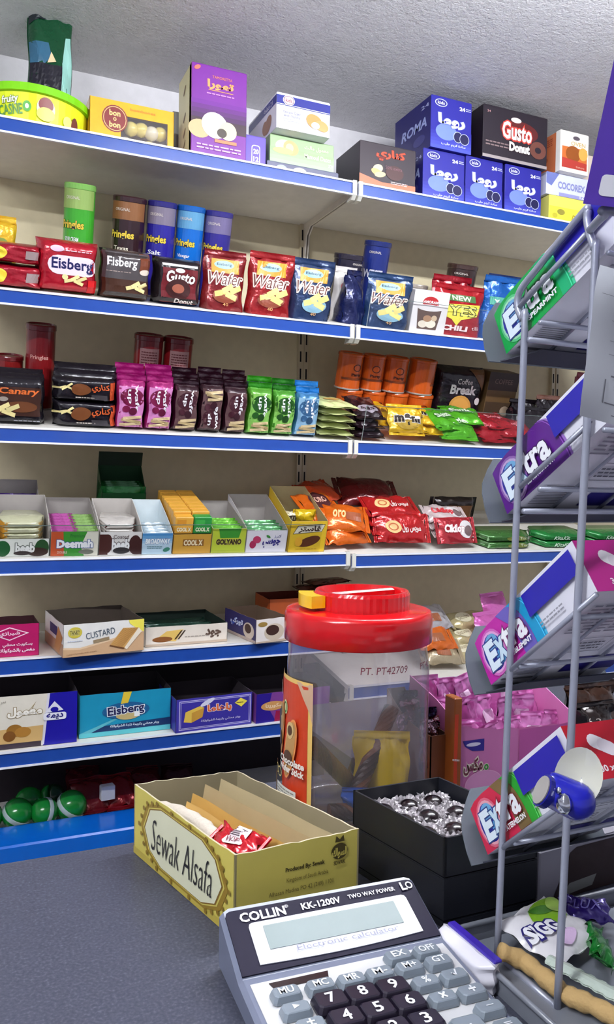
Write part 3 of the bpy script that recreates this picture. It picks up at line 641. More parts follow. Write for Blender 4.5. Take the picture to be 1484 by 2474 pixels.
wafer_pouch(S2, 'navy wafer pouch beside the small white pack', 702, 803, 628, .008, (34, 54, 92), 23, (130, 170, 190))
wafer_pouch(S2R, 'navy wafer pouch standing beside the white window carton', 884, 985, 662, .008, (34, 60, 100), 24, (130, 170, 190), yaw=-8)
t, p = pouch(S2R, 'wafer_pouch', 'dark navy pouch turned sideways beside the navy wafer pouch', 838, 893, 655, .03, .07, (20, 28, 76), 'pouch', 25, 'wafer pouches', 30, crk=.004); p.build(t)
t, p = pouch(S2R, 'gift_pack', 'slim white pack with a red emblem standing behind the shelf joint', 799, 851, 660, .07, .03, (214, 208, 204), 'pillow', 26, seals=('top',), kind='gloss')
p.ell(.5, .7, .26, .12, (170, 90, 90)).ell(.5, .72, .18, .06, (214, 190, 186)).rrect(.2, .1, .75, .42, (190, 184, 180), .3); p.build(t)
# white window carton
m, W, H = placed(S2R, 988, 1072, 708, .01, .06); H = S2R.wy(705, S2R.ux(1030, .01), .01)
t = carton('window_carton', 'small white carton with a red crest and a picture of sweets', m, W, .07, H, (226, 220, 220), (180, 176, 176))
p = front(W, H); p.text('Amoram', .48, .72, .46, .1, (170, 30, 36), bold=.05).ell(.48, .74, .22, .13, (176, 40, 44)).text('AMORAM', .48, .74, .42, .07, (240, 220, 220), bold=.04).poly([(.14, .56), (.82, .56), (.74, .08), (.2, .08)], (96, 74, 66)).ell(.48, .6, .36, .08, (226, 220, 220)).ell(.34, .2, .13, .09, (226, 214, 196)).ell(.56, .22, .15, .1, (232, 224, 206)).ell(.45, .34, .12, .08, (170, 130, 100)).ell(.64, .36, .08, .07, (206, 180, 150)); p.build(t)
# red chili bags
t, p = pouch(S2R, 'crisp_bag', 'red crisp bag with yellow and white lettering beside the window carton', 1050, 1166, 690, .012, .07, (166, 18, 30), 'pouch', 31, crk=.004)
p.rect(.2, .76, .8, .9, (70, 110, 60)).text('NEW', .5, .83, .4, .1, (230, 230, 200), bold=.03).poly([(.2, .4), (.3, .36), (.4, .22), (.5, .36), (.85, .46), (.9, .72), (.12, .68)], (228, 214, 70)).text('YES', .52, .56, .58, .22, (236, 226, 110), bold=.02, out=(70, 70, 20), ow=.05).text('CHILI', .36, .17, .52, .12, (240, 220, 220), bold=.05).text('tilli', .78, .2, .16, .08, (240, 220, 220)); p.build(t)
t, p = pouch(S2R, 'crisp_bag', 'red crisp bag leaning behind the one with yellow lettering', 1036, 1128, 668, .09, .05, (150, 20, 34), 'pouch', 32, crk=.005); p.build(t)
t, p = pouch(S2R, 'crisp_bag', 'blue crisp bag half hidden behind the gum rack', 1162, 1262, 672, .02, .07, (20, 90, 170), 'pouch', 33, crk=.004)
p.rect(.1, .6, .7, .74, (70, 150, 130)).text('yami', .45, .67, .5, .1, (220, 230, 230), bold=.02); p.build(t)
t, p = pouch(S2R, 'crisp_bag', 'dark blue bag at the back behind the blue crisp bag', 1170, 1262, 668, .15, .07, (20, 44, 100), 'pouch', 34, crk=.004); p.build(t)

# ------------------------------------------------------------------ third shelf
def small_can(S, label, xl, xr, yt, v, w, H, col, group, yaw=0, top=None):
    c, W, _ = S.fit(xl, xr, yt, v, w); t, p = can('small_can', label, S.mat(c, v, w), W/2, H, col, top or col, group, yaw, lidh=.009)
    p.ring(.5, .62, .12, .1, (70, 24, 14), .2).rect(.1, .28, .9, .34, tuple(int(x*.6) for x in col)).text('Party', .5, .42, .3, .1, (60, 20, 14), bold=.03); p.build(t); return W
VC = .21
for xl, xr, yt, lb in ((58, 128, 783, 'red crisp can standing apart behind the black wafer packs'), (314, 380, 808, 'dark red can behind the magenta packs, beside its twin'), (384, 450, 815, 'dark red can behind the maroon packs, beside its twin')):
    c, W, _ = S3.fit(xl, xr, yt, VC); Hh = S3.wy(yt, c, VC)
    t, p = can('crisp_can', lb, S3.mat(c, VC), W/2, Hh, (122, 22, 26), (110, 20, 26), 'red cans on the third shelf', -10)
    if xl < 100: p.text('Pringles', .5, .62, .4, .06, (206, 150, 140), bold=.02)
    else: p.rect(.3, .62, .75, .84, (150, 110, 110)).lines(.52, .73, .36, .16, 5, (90, 30, 34))
    p.build(t)
c, W, _ = S3.fit(-12, 54, 862, .215); t, p = can('crisp_can', 'dark red can lowest behind the black wafer packs', S3.mat(c, .225), W/2, S3.wy(862, c, .2), (120, 24, 24), (110, 20, 26), 'red cans on the third shelf'); p.build(t)
OC = (196, 84, 24)
HS = S3R.wy(862, S3R.ux(890, .18), .18)/2
for k, (xl, xr) in enumerate(((806, 861), (863, 915), (917, 970), (972, 1028))):
    small_can(S3R, 'small orange can in the lower row, number %s from the shelf joint' % ('one', 'two', 'three', 'four')[k], xl, xr, 925, .21, 0, HS, OC, 'small orange cans', (-10, 15, 8, -5)[k])
for k, (xl, xr) in enumerate(((810, 864), (868, 917), (921, 972), (982, 1038))):
    small_can(S3R, 'small orange can in the upper row, number %s from the shelf joint' % ('one', 'two', 'three', 'four')[k], xl, xr, 862, .21, HS+.001, HS, OC, 'small orange cans', (14, -8, -4, 90)[k])
# black canary packs
def canary(label, xl, xr, yt, v, w, yaw=0, arabic=False, D=.05, deco=True, back=0):
    c, W, _ = S3.fit(xl, xr, yt, v, w); H = S3.wy(yt, c, v)-w-.001
    t, p = bag('wafer_pack', label, S3.mat(c, v, w, yaw), W, H, D, (26, 22, 30), 'brick', int(xl+yt), 'black wafer packs', crk=.001, seals=())
    if deco:
        if arabic:
            p.rect(.9, .1, .99, .9, (190, 74, 30)).text('كناري', .74, .62, .3, .38, (206, 90, 40), bold=.03); wafers(p, .2, .58, 1.2); p.ell(.42, .55, .16, .26, (110, 62, 30)).lines(.5, .2, .3, .1, 1, (190, 180, 170)).rect(.6, .12, .86, .34, (60, 56, 60))
        else:
            p.rect(.05, .2, .92, .82, (60, 34, 26)).text('Canary', .5, .72, .76, .18, (222, 110, 50), bold=.02, shear=.2, out=(110, 50, 24), ow=.03).ell(.55, .4, .32, .12, (104, 60, 34)); wafers(p, .22, .3, 1.4); p.lines(.65, .1, .5, .04, 1, (190, 190, 200)); p.ell(.2, .56, .09, .05, (150, 140, 130))
        p.build(t)
    return t, H
canary('black square wafer pack with orange script standing at the front', -22, 108, 915, .015, 0)
for k, (yt, v) in enumerate(((905, .066), (893, .118))): canary('black wafer pack standing %s behind the one with orange script' % ('right', 'second')[k], -26, 106-k*2, yt, v, 0, deco=False)
_, h = canary('black oblong wafer pack with orange Arabic script, lower of two', 128, 281, 972, .015, 0, arabic=True, D=.055)
canary('black oblong wafer pack with orange Arabic script, upper of two', 128, 281, 917, .015, h+.001, arabic=True, D=.055)
for k, (yt, v) in enumerate(((898, .074), (882, .13))): canary('black wafer pack standing %s behind the two oblong ones' % ('right', 'second')[k], 128, 284, yt, v, 0, deco=False)
# upright finger wafer packs, three deep
PANELC = {'magenta': (204, 128, 184), 'dark maroon': (92, 64, 66), 'bright green': (126, 184, 84), 'light blue': (130, 170, 200)}
def wafe(name_col, label, xl, xr, yt, v, col, dark, circ, seed, flip=False, deco=True, tall=1.0):
    c, W, _ = S3.fit(xl, xr, yt, v); H = S3.wy(yt, c, v)
    t, p = bag('finger_wafer_pack', label, S3.mat(c, v, 0, (seed % 5-2)*1.2), W*.97, H*tall-.012, .05, col, 'brick', seed, 'finger wafer packs', crk=.0022, seals=('top',), sealcol=dark)
    if deco:
        f = (lambda b: 1-b) if flip else (lambda b: b); r = 180 if flip else 0
        p.rect(.06, min(f(.06), f(.9)), .92, max(f(.06), f(.9)), PANELC[name_col]).ell(.52, f(.68), .42, .19, circ).text('wafe', .68, f(.66), .95, .085, WHITE, rot=-90+r, bold=.02).text('up', .40, f(.70), .5, .085, WHITE, rot=-90+r, bold=.02)
        p.ell(.3, f(.44), .14, .07, circ).ell(.55, f(.4), .14, .08, tuple(int(x*.8) for x in circ))
        for k in range(3): p.rect(.12+.06*k, min(f(.1+.07*k), f(.16+.07*k)), .88, max(f(.1+.07*k), f(.16+.07*k)), (206-30*(k % 2), 184-30*(k % 2), 140-30*(k % 2)), (-1)**k*6)
        p.build(t)
    return t
PK, BR, GR, BL = (160, 36, 110), (44, 14, 26), (76, 146, 36), (60, 118, 164)
specs = [('magenta', PK, (150, 20, 100), (110, 16, 60), (278, 349), 917), ('magenta', PK, (150, 20, 100), (110, 16, 60), (350, 415), 921),
         ('dark maroon', BR, (36, 10, 22), (60, 22, 34), (415, 477), 928), ('dark maroon', BR, (36, 10, 22), (60, 22, 34), (478, 536), 928), ('dark maroon', BR, (36, 10, 22), (60, 22, 34), (537, 594), 934),
         ('bright green', GR, (40, 130, 20), (30, 80, 24), (593, 652), 936), ('bright green', (70, 140, 40), (30, 110, 20), (30, 80, 24), (652, 709), 942), ('light blue', BL, (30, 120, 200), (50, 90, 130), (708, 766), 947)]
place = ['beside the black packs', 'second from the black packs', 'beside the magenta packs', 'printed upside down', 'beside the green packs', 'beside the maroon packs', 'beside the blue pack', 'beside the cream sachets']
for k, (cn, col, dk, ci, (xl, xr), yt) in enumerate(specs):
    wafe(cn, '%s finger wafer pack in the front row, %s' % (cn, place[k]), xl, xr, yt-6, .012, col, dk, ci, 40+k, flip=(k == 3))
    rows = 3 if k < 5 else 2
    for r_ in range(1, rows):
        wafe(cn, '%s finger wafer pack standing %s behind the one %s' % (cn, ('', 'right', 'second')[r_], place[k]), xl-3*r_, xr-3*r_, yt-8-13*r_, .012+.056*r_, (20, 50, 40) if (k in (5, 6) and r_ == 1) else tuple(int(x*.8) for x in col), dk, ci, 60+k+10*r_, deco=False)  # rear packs take darkened colours, the shade behind the front row painted in
# cream sachets
for k in range(5):
    c, W, _ = S3.fit(764, 846+(k == 4)*6, 1000, .02)
    z = .004+k*.0175
    t, p = bag('cream_sachet', 'plump cream sachet, %s in the stack of five' % ('lowest', 'second lowest', 'middle one', 'second highest', 'topmost')[k], S3.mat(c, .012, z, (-3, 2, -2, 4, 8)[k]) @ Matrix.Translation((0, 0, .017)) @ Matrix.Rotation(-math.pi/2, 4, 'X'), W, .11, .017, (206, 214, 150), 'pillow', 80+k, 'cream sachets', kind='gloss', seals=('top', 'bottom'), crk=.0015)
    if k == 4: p.ell(.55, .5, .25, .12, (190, 150, 80)).lines(.5, .25, .5, .05, 1, (190, 150, 110))
    p.build(t)
# candy bags on the right bay
def lying(S, name, label, px, v, w, W, L, D, col, seed, group, yaw=0, pitch=0, roll=0, style='pillow', seals=None, kind='foil', crk=.003):
    """a packet lying on its back: px = column of its middle, its foot towards the front"""
    m = S.mat(S.ux(px, v, w), v, w, yaw) @ Matrix.Translation((0, 0, D)) @ Matrix.Rotation(math.radians(roll), 4, 'Y') @ Matrix.Rotation(math.radians(-90+pitch), 4, 'X')
    return bag(name, label, m, W, L, D, col, style, seed, group, seals=seals, kind=kind, crk=crk)
for k in range(3):
    t, p = lying(S3R, 'candy_bag', 'dark brown candy bag, %s of the three by the shelf joint' % ('lowest', 'middle', 'topmost')[k], 890+k*2, .012+.012*k, .022*k, .085, .12, .024, (38, 22, 30), 90+k, 'dark brown candy bags', (-4, 3, -6)[k], 12)
    p.ell(.5, .25, .36, .16, (150, 140, 150)).text('m&m', .5, .25, .5, .14, (40, 24, 30), bold=.05); p.build(t)
ym = [(985, .014, 0, 0, 58, .11, .085), (935, .05, .022, 18, 24, .095, .1), (1000, .05, .03, -12, 14, .115, .09), (1045, .06, .018, -28, 12, .095, .09), (915, .085, .03, 35, 18, .085, .09), (1030, .03, .008, -8, 12, .095, .09)]
for k, (px, v, w, yw, pt, W, L) in enumerate(ym):
    lb = ['yellow candy bag with big black lettering propped at the front', 'yellow candy bag tilted up behind the front one on the joint side', 'yellow candy bag lying on top in the middle of the heap', 'yellow candy bag at the rear on the green side of the heap', 'yellow candy bag with a raised corner beside the brown bags', 'yellow candy bag half under the heap beside the green bags'][k]
    t, p = lying(S3R, 'candy_bag', lb, px, v, w, W, L*.85, .028, (226, 178, 24), 100+k, 'yellow candy bags', yw, pt)
    if k in (0, 2): p.ell(.5, .3, .3, .2, (196, 160, 60)).text('m&m', .5, .52, .74, .34, (44, 30, 24), bold=.06, out=(240, 236, 226), ow=.05).text("s", .92, .6, .06, .1, (60, 40, 30)).text('1', .5, .3, .05, .12, (40, 30, 20), bold=.03)
    else: p.text('m&m', .5, .5, .6, .25, (110, 70, 20), bold=.04)
    p.build(t)
for k, (px, v, w, yw, pt) in enumerate(((1110, .012, 0, -6, 30), (1095, .03, .022, 8, 16), (1120, .05, .038, -18, 10))):
    t, p = lying(S3R, 'candy_bag', 'lime green candy bag, %s of the three' % ('lowest', 'middle', 'topmost')[k], px, v, w, .115, .1, .03, (84, 178, 30), 110+k, 'lime green candy bags', yw, pt)
    p.ell(.5, .45, .34, .14, (50, 120, 20)).text('Skittles', .5, .5, .66, .2, (226, 240, 214), bold=.03, out=(30, 90, 20), rot=8); p.build(t)
for k, (px, v, w, yw, pt) in enumerate(((1205, .012, 0, 4, 25), (1180, .035, .014, -6, 12), (1215, .05, .03, 8, 9), (1250, .02, .014, -10, 14), (1165, .065, .03, 10, 6))):
    t, p = lying(S3R, 'candy_bag', 'glossy red candy bag, %s' % ('lowest at the front of its heap', 'second from the green bags', 'topmost at the rear of its heap', 'furthest behind the purple gum box', 'rearmost beside the green bags')[k], px, v, w, .12, .1, .026, (168, 16, 34), 120+k, 'glossy red candy bags', yw, pt)
    p.ell(.3, .6, .05, .05, (226, 150, 160)).ell(.6, .4, .05, .05, (226, 150, 160)).text('Skittles', .5, .5, .5, .16, (220, 120, 130), bold=.02); p.build(t)
# black packs at the back
m, W, H = placed(S3R, 1042, 1155, 890, .2, .06)
t, p = bag('coffee_pack', 'black biscuit pack with white lettering behind the green bags', m, W, H, .07, (30, 20, 32), 'brick', 131, crk=.001, seals=())
p.poly([(.62, .98), (.98, .98), (.98, .6)], (110, 74, 44)).text('Coffee', .52, .78, .32, .09, (206, 196, 200), bold=.01).text('Break', .52, .65, .56, .15, (236, 230, 234), bold=.04).ell(.5, .37, .24, .19, (206, 150, 70)).ell(.5, .37, .19, .15, (220, 160, 76)).ell(.86, .48, .06, .06, (210, 200, 200)).text('20', .88, .16, .1, .06, (220, 210, 210)); p.build(t)
m, W, H = placed(S3R, 1158, 1228, 902, .2, .06)
t = carton('coffee_carton', 'brown and tan carton beside the black biscuit pack', m, W, .06, H, (96, 72, 44))
p = front(W, H); p.rect(0, .7, 1, 1, (50, 30, 28)).rect(.02, .1, .98, .5, (70, 54, 40)).ell(.7, .36, .16, .08, (160, 140, 120)).text('COFFEE', .5, .85, .6, .08, (120, 96, 90)); p.build(t)
for k, (xl, xr, yt, v) in enumerate(((1228, 1300, 966, .14), (1290, 1345, 958, .12), (1250, 1330, 985, .08))):
    t, p = pouch(S3R, 'dark_pouch', 'shiny black pouch behind the gum rack, %s' % ('beside the brown carton', 'with a brown crimped top', 'lowest in front of the others')[k], xl, xr, yt, v, .06, (26, 20, 26), 'pouch', 135+k, 'shiny black pouches', crk=.005, sealcol=(120, 80, 66) if k == 1 else None)
    if k == 1: p.text('mocha', .5, .6, .6, .1, (190, 150, 130)); 
    p.build(t)
t, p = pouch(S3R, 'snack_bag', 'dark red packet at the far end behind the hanging paper', 1372, 1440, 905, .18, .05, (120, 14, 40), 'pouch', 139); p.build(t)
# acrylic fences
def fence(S, label, x0, x1, h, v=.001, side=True):
    t = thing('acrylic_fence', label, 'shelf divider', S.mat((x0+x1)/2, v)); w = (x1-x0)/2
    mb = MB(); mb.box(-w, w, 0, .002, .0003, h); mb.build('front_pane', ACRYLIC, t)
    mb = MB(); mb.box(-w, w, .0002, .0018, h, h+.0012); mb.build('polished_edge', M((96, 110, 108), 'gloss'), t)
    if side:
        mb = MB(); mb.box(-w-.0012, -w, .0002, .0018, .0003, h+.0012); mb.build('polished_edge', M((150, 160, 158), 'gloss'), t)
    return t
fence(S3R, 'clear acrylic fence in front of the yellow and green candy bags', S3R.ux(873, .004), RX1-.01, S3R.wy(980, S3R.ux(873, .004), .004))
fence(S2R, 'clear acrylic fence in front of the navy wafer pouch and chili bag', S2R.ux(886, .002), RX1-.01, .075)
# ------------------------------------------------------------------ fourth shelf: display boxes
def dbox(S, name, label, xl, xr, yf, v, D, Hb, col, side=None, inner=(176, 170, 158), yaw=0, w=0, Hm=None, wavy=0, group=None):
    c, W, _ = S.fit(xl, xr, yf, v, w); Hf = S.wy(yf, c, v)-w; m = S.mat(c, v, w, yaw)
    return tray_box(name, label, m, W*.99, D, Hf, Hb, col, inner, wavy=wavy, side=side, Hm=Hm, group=group), m, W*.99, Hf
def bars(m, n, rows, W, L, D, cols, name, label, group, x0, y0, z0, dy=0, dz=None, kind='foil', print_=None):
    """wrapped bars lying across a box, copied in a loop"""
    first = None; ords = ('first', 'second', 'third', 'fourth', 'fifth', 'sixth'); base_label = label
    for r_ in range(rows):
        for k in range(n):
            mm = m @ Matrix.Translation((x0, y0+k*dy, z0+r_*(dz or D)))
            label = base_label + (', %s from bottom' % ords[r_] if rows > 1 else ', %s from front' % ords[k])
            if first is None:
                t, p = bag(name, label, mm, W, L, D, cols[0], 'brick', 3, group, 'sweet', kind, seals=('left', 'right'), n=8, crk=.001)
                if print_: print_(p)
                p.build(t); first = t
            else: copy_tree(first, mm, None, label)
GREY = (168, 162, 158)
# purple sachet box behind, then the green and white one
_, m, W, Hf = dbox(S4, 'candy_display', 'open grey box of purple sachets at the back behind the green and white box', -40, 96, 1238, .16, .1, .1, (206, 206, 216), inner=GREY)
bars(m, 4, 1, W*.8, .05, .012, [(70, 30, 130)], 'purple_sachet', 'purple sachet standing in the grey box behind the green and white box', 'purple sachets', 0, .004, .03, .014)
t, m, W, Hf = dbox(S4, 'candy_display', 'white and green candy display box full of pale wrapped bars', -14, 119, 1303, .012, .13, .10, (232, 234, 226), inner=GREY, Hm=.4)
p = front(W, Hf); p.ell(.14, .46, .14, .45, (30, 96, 50)).ell(.86, .5, .13, .47, (36, 80, 40)).ell(.78, .26, .2, .25, (60, 40, 34)).text('beeb', .55, .5, .36, .55, (240, 240, 236), bold=.05, out=(80, 90, 80)).ell(.5, .2, .16, .12, (60, 50, 50)); p.build(t)
bars(m, 1, 5, W*.84, .014, .09, [(214, 214, 180)], 'wrapped_bar', 'pale wrapped bar stacked in the white and green display box', 'pale bars in a stack', 0, .02, .004, 0, .0135, print_=lambda p: p.rect(.02, .1, .22, .9, (214, 150, 40)).rect(.8, .1, .98, .9, (180, 150, 90)))
# red, green and white box
t, m, W, Hf = dbox(S4, 'candy_display', 'red, green and white gum display box with bold white lettering', 121, 237, 1285, .01, .16, .085, (226, 222, 206), inner=GREY, Hm=.8)
p = front(W, Hf); p.poly([(0, 0), (.3, 0), (.34, .6), (.25, 1), (0, 1)], (196, 84, 44)).poly([(.28, 0), (.7, 0), (.62, .4), (.75, 1), (.25, 1)], (60, 150, 50)).text('Premium', .55, .83, .3, .14, (40, 110, 50), bold=.02).text('Deemah', .5, .5, .76, .34, (244, 244, 248), bold=.06, out=(60, 90, 150), ow=.05).text('DOUBLE', .24, .16, .2, .1, (240, 220, 210)).ell(.74, .17, .16, .1, (120, 120, 110)); p.build(t)
bars(m, 6, 1, W*.42, .06, .008, [(196, 90, 170)], 'gum_packet', 'pink gum packet standing in the red, green and white box', 'pink gum packets', -W*.22, .006, .002, .02)
bars(m, 6, 1, W*.42, .058, .008, [(150, 190, 110)], 'gum_packet', 'pale green gum packet standing in the red, green and white box', 'pale green gum packets', W*.22, .006, .002, .02)
# white and brown box
t, m, W, Hf = dbox(S4, 'candy_display', 'white candy display box with dark brown patches and a curved rim', 238, 341, 1286, .01, .14, .09, (234, 230, 226), inner=(196, 190, 184), Hm=.6)
p = front(W, Hf); p.rect(0, .02, .2, .9, (74, 34, 30)).ell(.2, .5, .1, .4, (74, 34, 30)).ell(.84, .44, .15, .42, (64, 30, 28)).rect(.84, .02, 1, .7, (64, 30, 28)).text('beeb', .5, .45, .42, .5, (250, 250, 250), bold=.05, out=(90, 80, 80)).ell(.52, .2, .2, .14, (54, 50, 52)).text('Coated', .5, .8, .36, .16, (80, 60, 60)); p.build(t)
bars(m, 1, 3, W*.85, .013, .09, [(226, 220, 214)], 'wrapped_bar', 'white and brown wrapped bar in the box with brown patches', 'white and brown bars', 0, .02, .028, 0, .0135, print_=lambda p: p.rect(.1, .1, .3, .9, (70, 34, 30)).rect(.7, .1, .95, .9, (80, 40, 34)))
# dark green box open behind
c, W, _ = S4.fit(240, 345, 1240, .2)
t = tray_box('candy_display', 'dark green box with its lid up at the back', S4.mat(c, .19, 0), W, .08, .09, .14, (20, 70, 34), (24, 60, 36))
p = front(W, .09); p.rect(.15, .1, .9, .6, (14, 44, 24)); p.build(t)
mb = MB(); mb.prism([(-W/2, .08, .14), (-W/2, .074, .14), (-W/2, .07, .175), (-W/2, .076, .175)], (W, 0, 0)); mb.build('lid_flap', M((30, 46, 36), 'dull'), t)
bars(t.matrix_world.copy(), 4, 1, W*.8, .1, .014, [(24, 100, 44)], 'green_packet', 'dark green packet standing in the green box at the back', 'dark green packets', 0, .006, .004, .016)
# pale blue box
t, m, W, Hf = dbox(S4, 'candy_display', 'pale blue gum display box with a high white back', 341, 414, 1289, .01, .15, .085, (190, 214, 230), side=(220, 228, 232), inner=(222, 232, 236), Hm=.75)
p = front(W, Hf); p.grad(0, .4, 1, 1, (190, 214, 230), (70, 140, 200), 5).text('BROADWAY', .52, .62, .84, .26, (240, 246, 250), bold=.06, shear=.15, out=(30, 80, 150), ow=.05).lines(.42, .33, .5, .14, 2, (80, 130, 140)).ell(.82, .22, .12, .1, (60, 130, 110), 20); p.build(t)
bars(m, 4, 1, W*.8, .05, .01, [(210, 226, 236)], 'gum_packet', 'pale blue gum packet standing in the pale blue box', 'pale blue gum packets', 0, .006, .003, .02)
# gold box of small cartons
t, m, W, Hf = dbox(S4, 'candy_display', 'golden display box of small square candy cartons', 416, 508, 1292, .01, .2, .03, (206, 156, 60), inner=(180, 140, 70))
p = front(W, Hf); p.rect(.25, .4, .8, .75, (150, 100, 40)).text('COOL X', .52, .57, .5, .3, (240, 226, 190), bold=.05); p.build(t)
f = None; cw = W*.47
for r_ in range(8):
    for s_ in (-1, 1):
        g = (r_ == 0 and s_ == 1)
        mm = m @ Matrix.Translation((s_*cw*.52-.012*r_*0, .004+r_*.024, Hf+.001 + (0 if r_ == 0 else .006)))
        if f is None or g:
            t2 = carton('candy_carton', 'small green candy carton at the front of the golden display' if g else 'small golden candy carton, %s from front in the row by the %s' % (('first', 'second', 'third', 'fourth', 'fifth', 'sixth', 'seventh', 'eighth')[r_], 'lime box' if s_ > 0 else 'pale blue box'), mm, cw, .022, .04, (40, 140, 60) if g else (222, 164, 60), None, cat='box', group=None if g else 'small golden candy cartons')
            p = front(cw, .04); p.text('COOL X', .5, .25, .8, .26, (246, 240, 210), bold=.05).rect(.1, .55, .6, .85, (60, 160, 70) if g else (206, 140, 44)); p.build(t2)
            if not g: f = t2
        else: copy_tree(f, mm, None, 'small golden candy carton, %s from front in the row by the %s' % (('first', 'second', 'third', 'fourth', 'fifth', 'sixth', 'seventh', 'eighth')[r_], 'lime box' if s_ > 0 else 'pale blue box'))
# lime box
t, m, W, Hf = dbox(S4, 'candy_display', 'lime green and yellow gum display box with black lettering', 508, 591, 1278, .01, .16, .08, (190, 206, 60), inner=GREY, Hm=.8)
p = front(W, Hf); p.poly([(.18, 1), (.84, 1), (.78, .62), (.24, .62)], (60, 150, 50)).text('GOLYANO', .5, .46, .74, .24, (60, 50, 34), bold=.06, out=(210, 196, 90)).rect(0, 0, 1, .1, (180, 190, 60)); p.build(t)
bars(m, 5, 1, W*.9, .055, .01, [(110, 190, 60)], 'gum_packet', 'lime green gum packet standing in the lime box', 'lime green gum packets', 0, .006, .002, .02)
# white cherry box
t, m, W, Hf = dbox(S4, 'candy_display', 'white gum display box with red cherries and Arabic lettering', 591, 690, 1282, .01, .17, .095, (226, 222, 230), inner=GREY, Hm=.8)
p = front(W, Hf); p.ell(.17, .36, .08, .18, (170, 40, 84)).ell(.26, .58, .1, .16, (190, 60, 100), -20).text('جوسي', .62, .4, .44, .4, (50, 44, 130), bold=.05).text('كرز', .76, .72, .18, .16, (60, 60, 130)).ell(.53, .72, .06, .05, (60, 140, 60), -30); p.build(t)
bars(m, 4, 1, W*.88, .052, .012, [(90, 160, 100)], 'gum_packet', 'mint green gum packet lying in the cherry box', 'mint green gum packets', 0, .006, .002, .024, print_=lambda p: p.rect(.05, .5, .4, .9, (220, 226, 214)))
# yellow bar box
t, m, W, Hf = dbox(S4, 'candy_display', 'tall yellow display box with Arabic lettering and a chocolate bar picture', 694, 783, 1260, .006, .17, .12, (222, 184, 44), inner=(170, 156, 116), Hm=1.0)
p = front(W, Hf); p.poly([(.08, .58), (.2, .86), (.94, .9), (.86, .66)], (50, 44, 44)).poly([(.1, .6), (.21, .84), (.92, .88), (.85, .67)], (226, 220, 200)).text('فاستر', .52, .74, .6, .24, (70, 50, 40), bold=.04).ell(.55, .35, .3, .15, (96, 50, 26), 18).ell(.26, .34, .1, .15, (226, 170, 50)).lines(.5, .1, .6, .04, 1, (170, 130, 30)); p.build(t)
p = lside(W, .17, Hf); p.text('CLASSTER', .45, .6, .7, .4, (60, 40, 30), bold=.04); p.build(t, 'side_print_letters')
t, p = bag('wrapped_bar', 'shiny yellow wrapped bar lying in the tall yellow box', m @ Matrix.Translation((.012, .05, .055)), .055, .035, .035, (226, 190, 30), 'pillow', 5, None, 'sweet', seals=('left', 'right')); p.build(t)
t, p = bag('wrapped_bar', 'white wrapped bar with dark letters lying in the tall yellow box', m @ Matrix.Translation((-.022, .06, .055)), .04, .028, .025, (220, 210, 170), 'pillow', 6, None, 'sweet', seals=('left',)); p.text('STER', .5, .5, .8, .5, (50, 36, 30), bold=.04); p.build(t)
fence(S4, 'clear acrylic fence in front of the gum and candy display boxes', LX0+.01, S4.ux(770, .003), S4.wy(1270, S4.ux(300, .003), .003), .001, False)
# right bay: orange and red cake packets
OR = (222, 104, 26)
for k, (px, v, w, yw, pt, W, L) in enumerate(((845, .012, .0, 6, 30, .12, .08), (830, .025, .03, -14, 30, .12, .09), (800, .07, .045, 16, 22, .1, .11), (800, .15, .075, 20, 12, .1, .1))):
    t, p = lying(S4R if k < 1 else S4R, 'cake_packet', 'orange cake packet, %s' % ('lowest at the front of its heap', 'second with its end folded up', 'leaning up with a dark brown badge', 'rearmost on top of the heap')[k], px, v, w, W, L, .035, OR if k != 3 else (200, 70, 30), 150+k, 'orange cake packets', yw, pt, seals=('left', 'right'))
    if k == 2: p.ell(.5, .6, .34, .3, (70, 30, 34), 20).text('ORO', .5, .6, .4, .2, (230, 180, 160), bold=.03)
    elif k < 2: p.rect(.55, .3, .9, .6, (150, 80, 50)).text('oro', .4, .5, .3, .3, (250, 200, 140), bold=.03)
    p.build(t)
t, p = lying(S4R, 'cake_packet', 'big dark red packet lying on top at the back of the shelf', 895, .13, .055, .16, .11, .05, (96, 16, 20), 160, None, -8, 25, seals=('left', 'right')); p.build(t)
RD = (180, 28, 30)
rl = ('lowest at the front', 'second from the bottom', 'third from the bottom', 'topmost')
for k in range(4):
    t, p = lying(S4R, 'roll_packet', 'red swiss roll packet, %s of its stack' % rl[k], 975-6*k, .012+.016*k, .002+.0215*k, .15, .08, .026, RD, 161+k, 'red swiss roll packets', -3+2*k, 55 if k == 0 else 22, seals=('left', 'right'))
    p.ell(.3, .5, .16, .22, (226, 190, 130)).ring(.3, .5, .1, .13, (190, 100, 60), .3).text('سويس رول', .66, .45, .4, .3, (246, 226, 220), bold=.03); p.build(t)
for k in range(4):
    t, p = lying(S4R, 'chocolate_packet', 'white and red marbled packet, %s of its stack' % rl[k], 1108-8*k, .012+.016*k, .002+.017*k, .115, .075, .02, (224, 206, 206) if k else (170, 40, 50), 170+k, 'white and red marbled packets', 2-3*k, 55 if k == 0 else 18, seals=('left', 'right'))
    p.ell(.75, .5, .2, .34, (220, 214, 214)).text('Cikilop', .42, .5, .6, .4, (246, 236, 236) if k == 0 else (200, 50, 60), bold=.05, out=(150, 40, 50) if k == 0 else None).ell(.82, .45, .12, .2, (110, 90, 90)); p.build(t)
m, W, H = placed(S4R, 1042, 1136, 1206, .15, .05)
t, p = bag('chocolate_packet', 'black and brown packet standing behind the marbled packets', m, W, H, .04, (34, 24, 22), 'brick', 180, seals=('left', 'right')); p.rect(.3, .3, .95, .8, (96, 60, 34)); p.build(t)
gl = [(1165, 1295), (1302, 1425), (1430, 1545)]
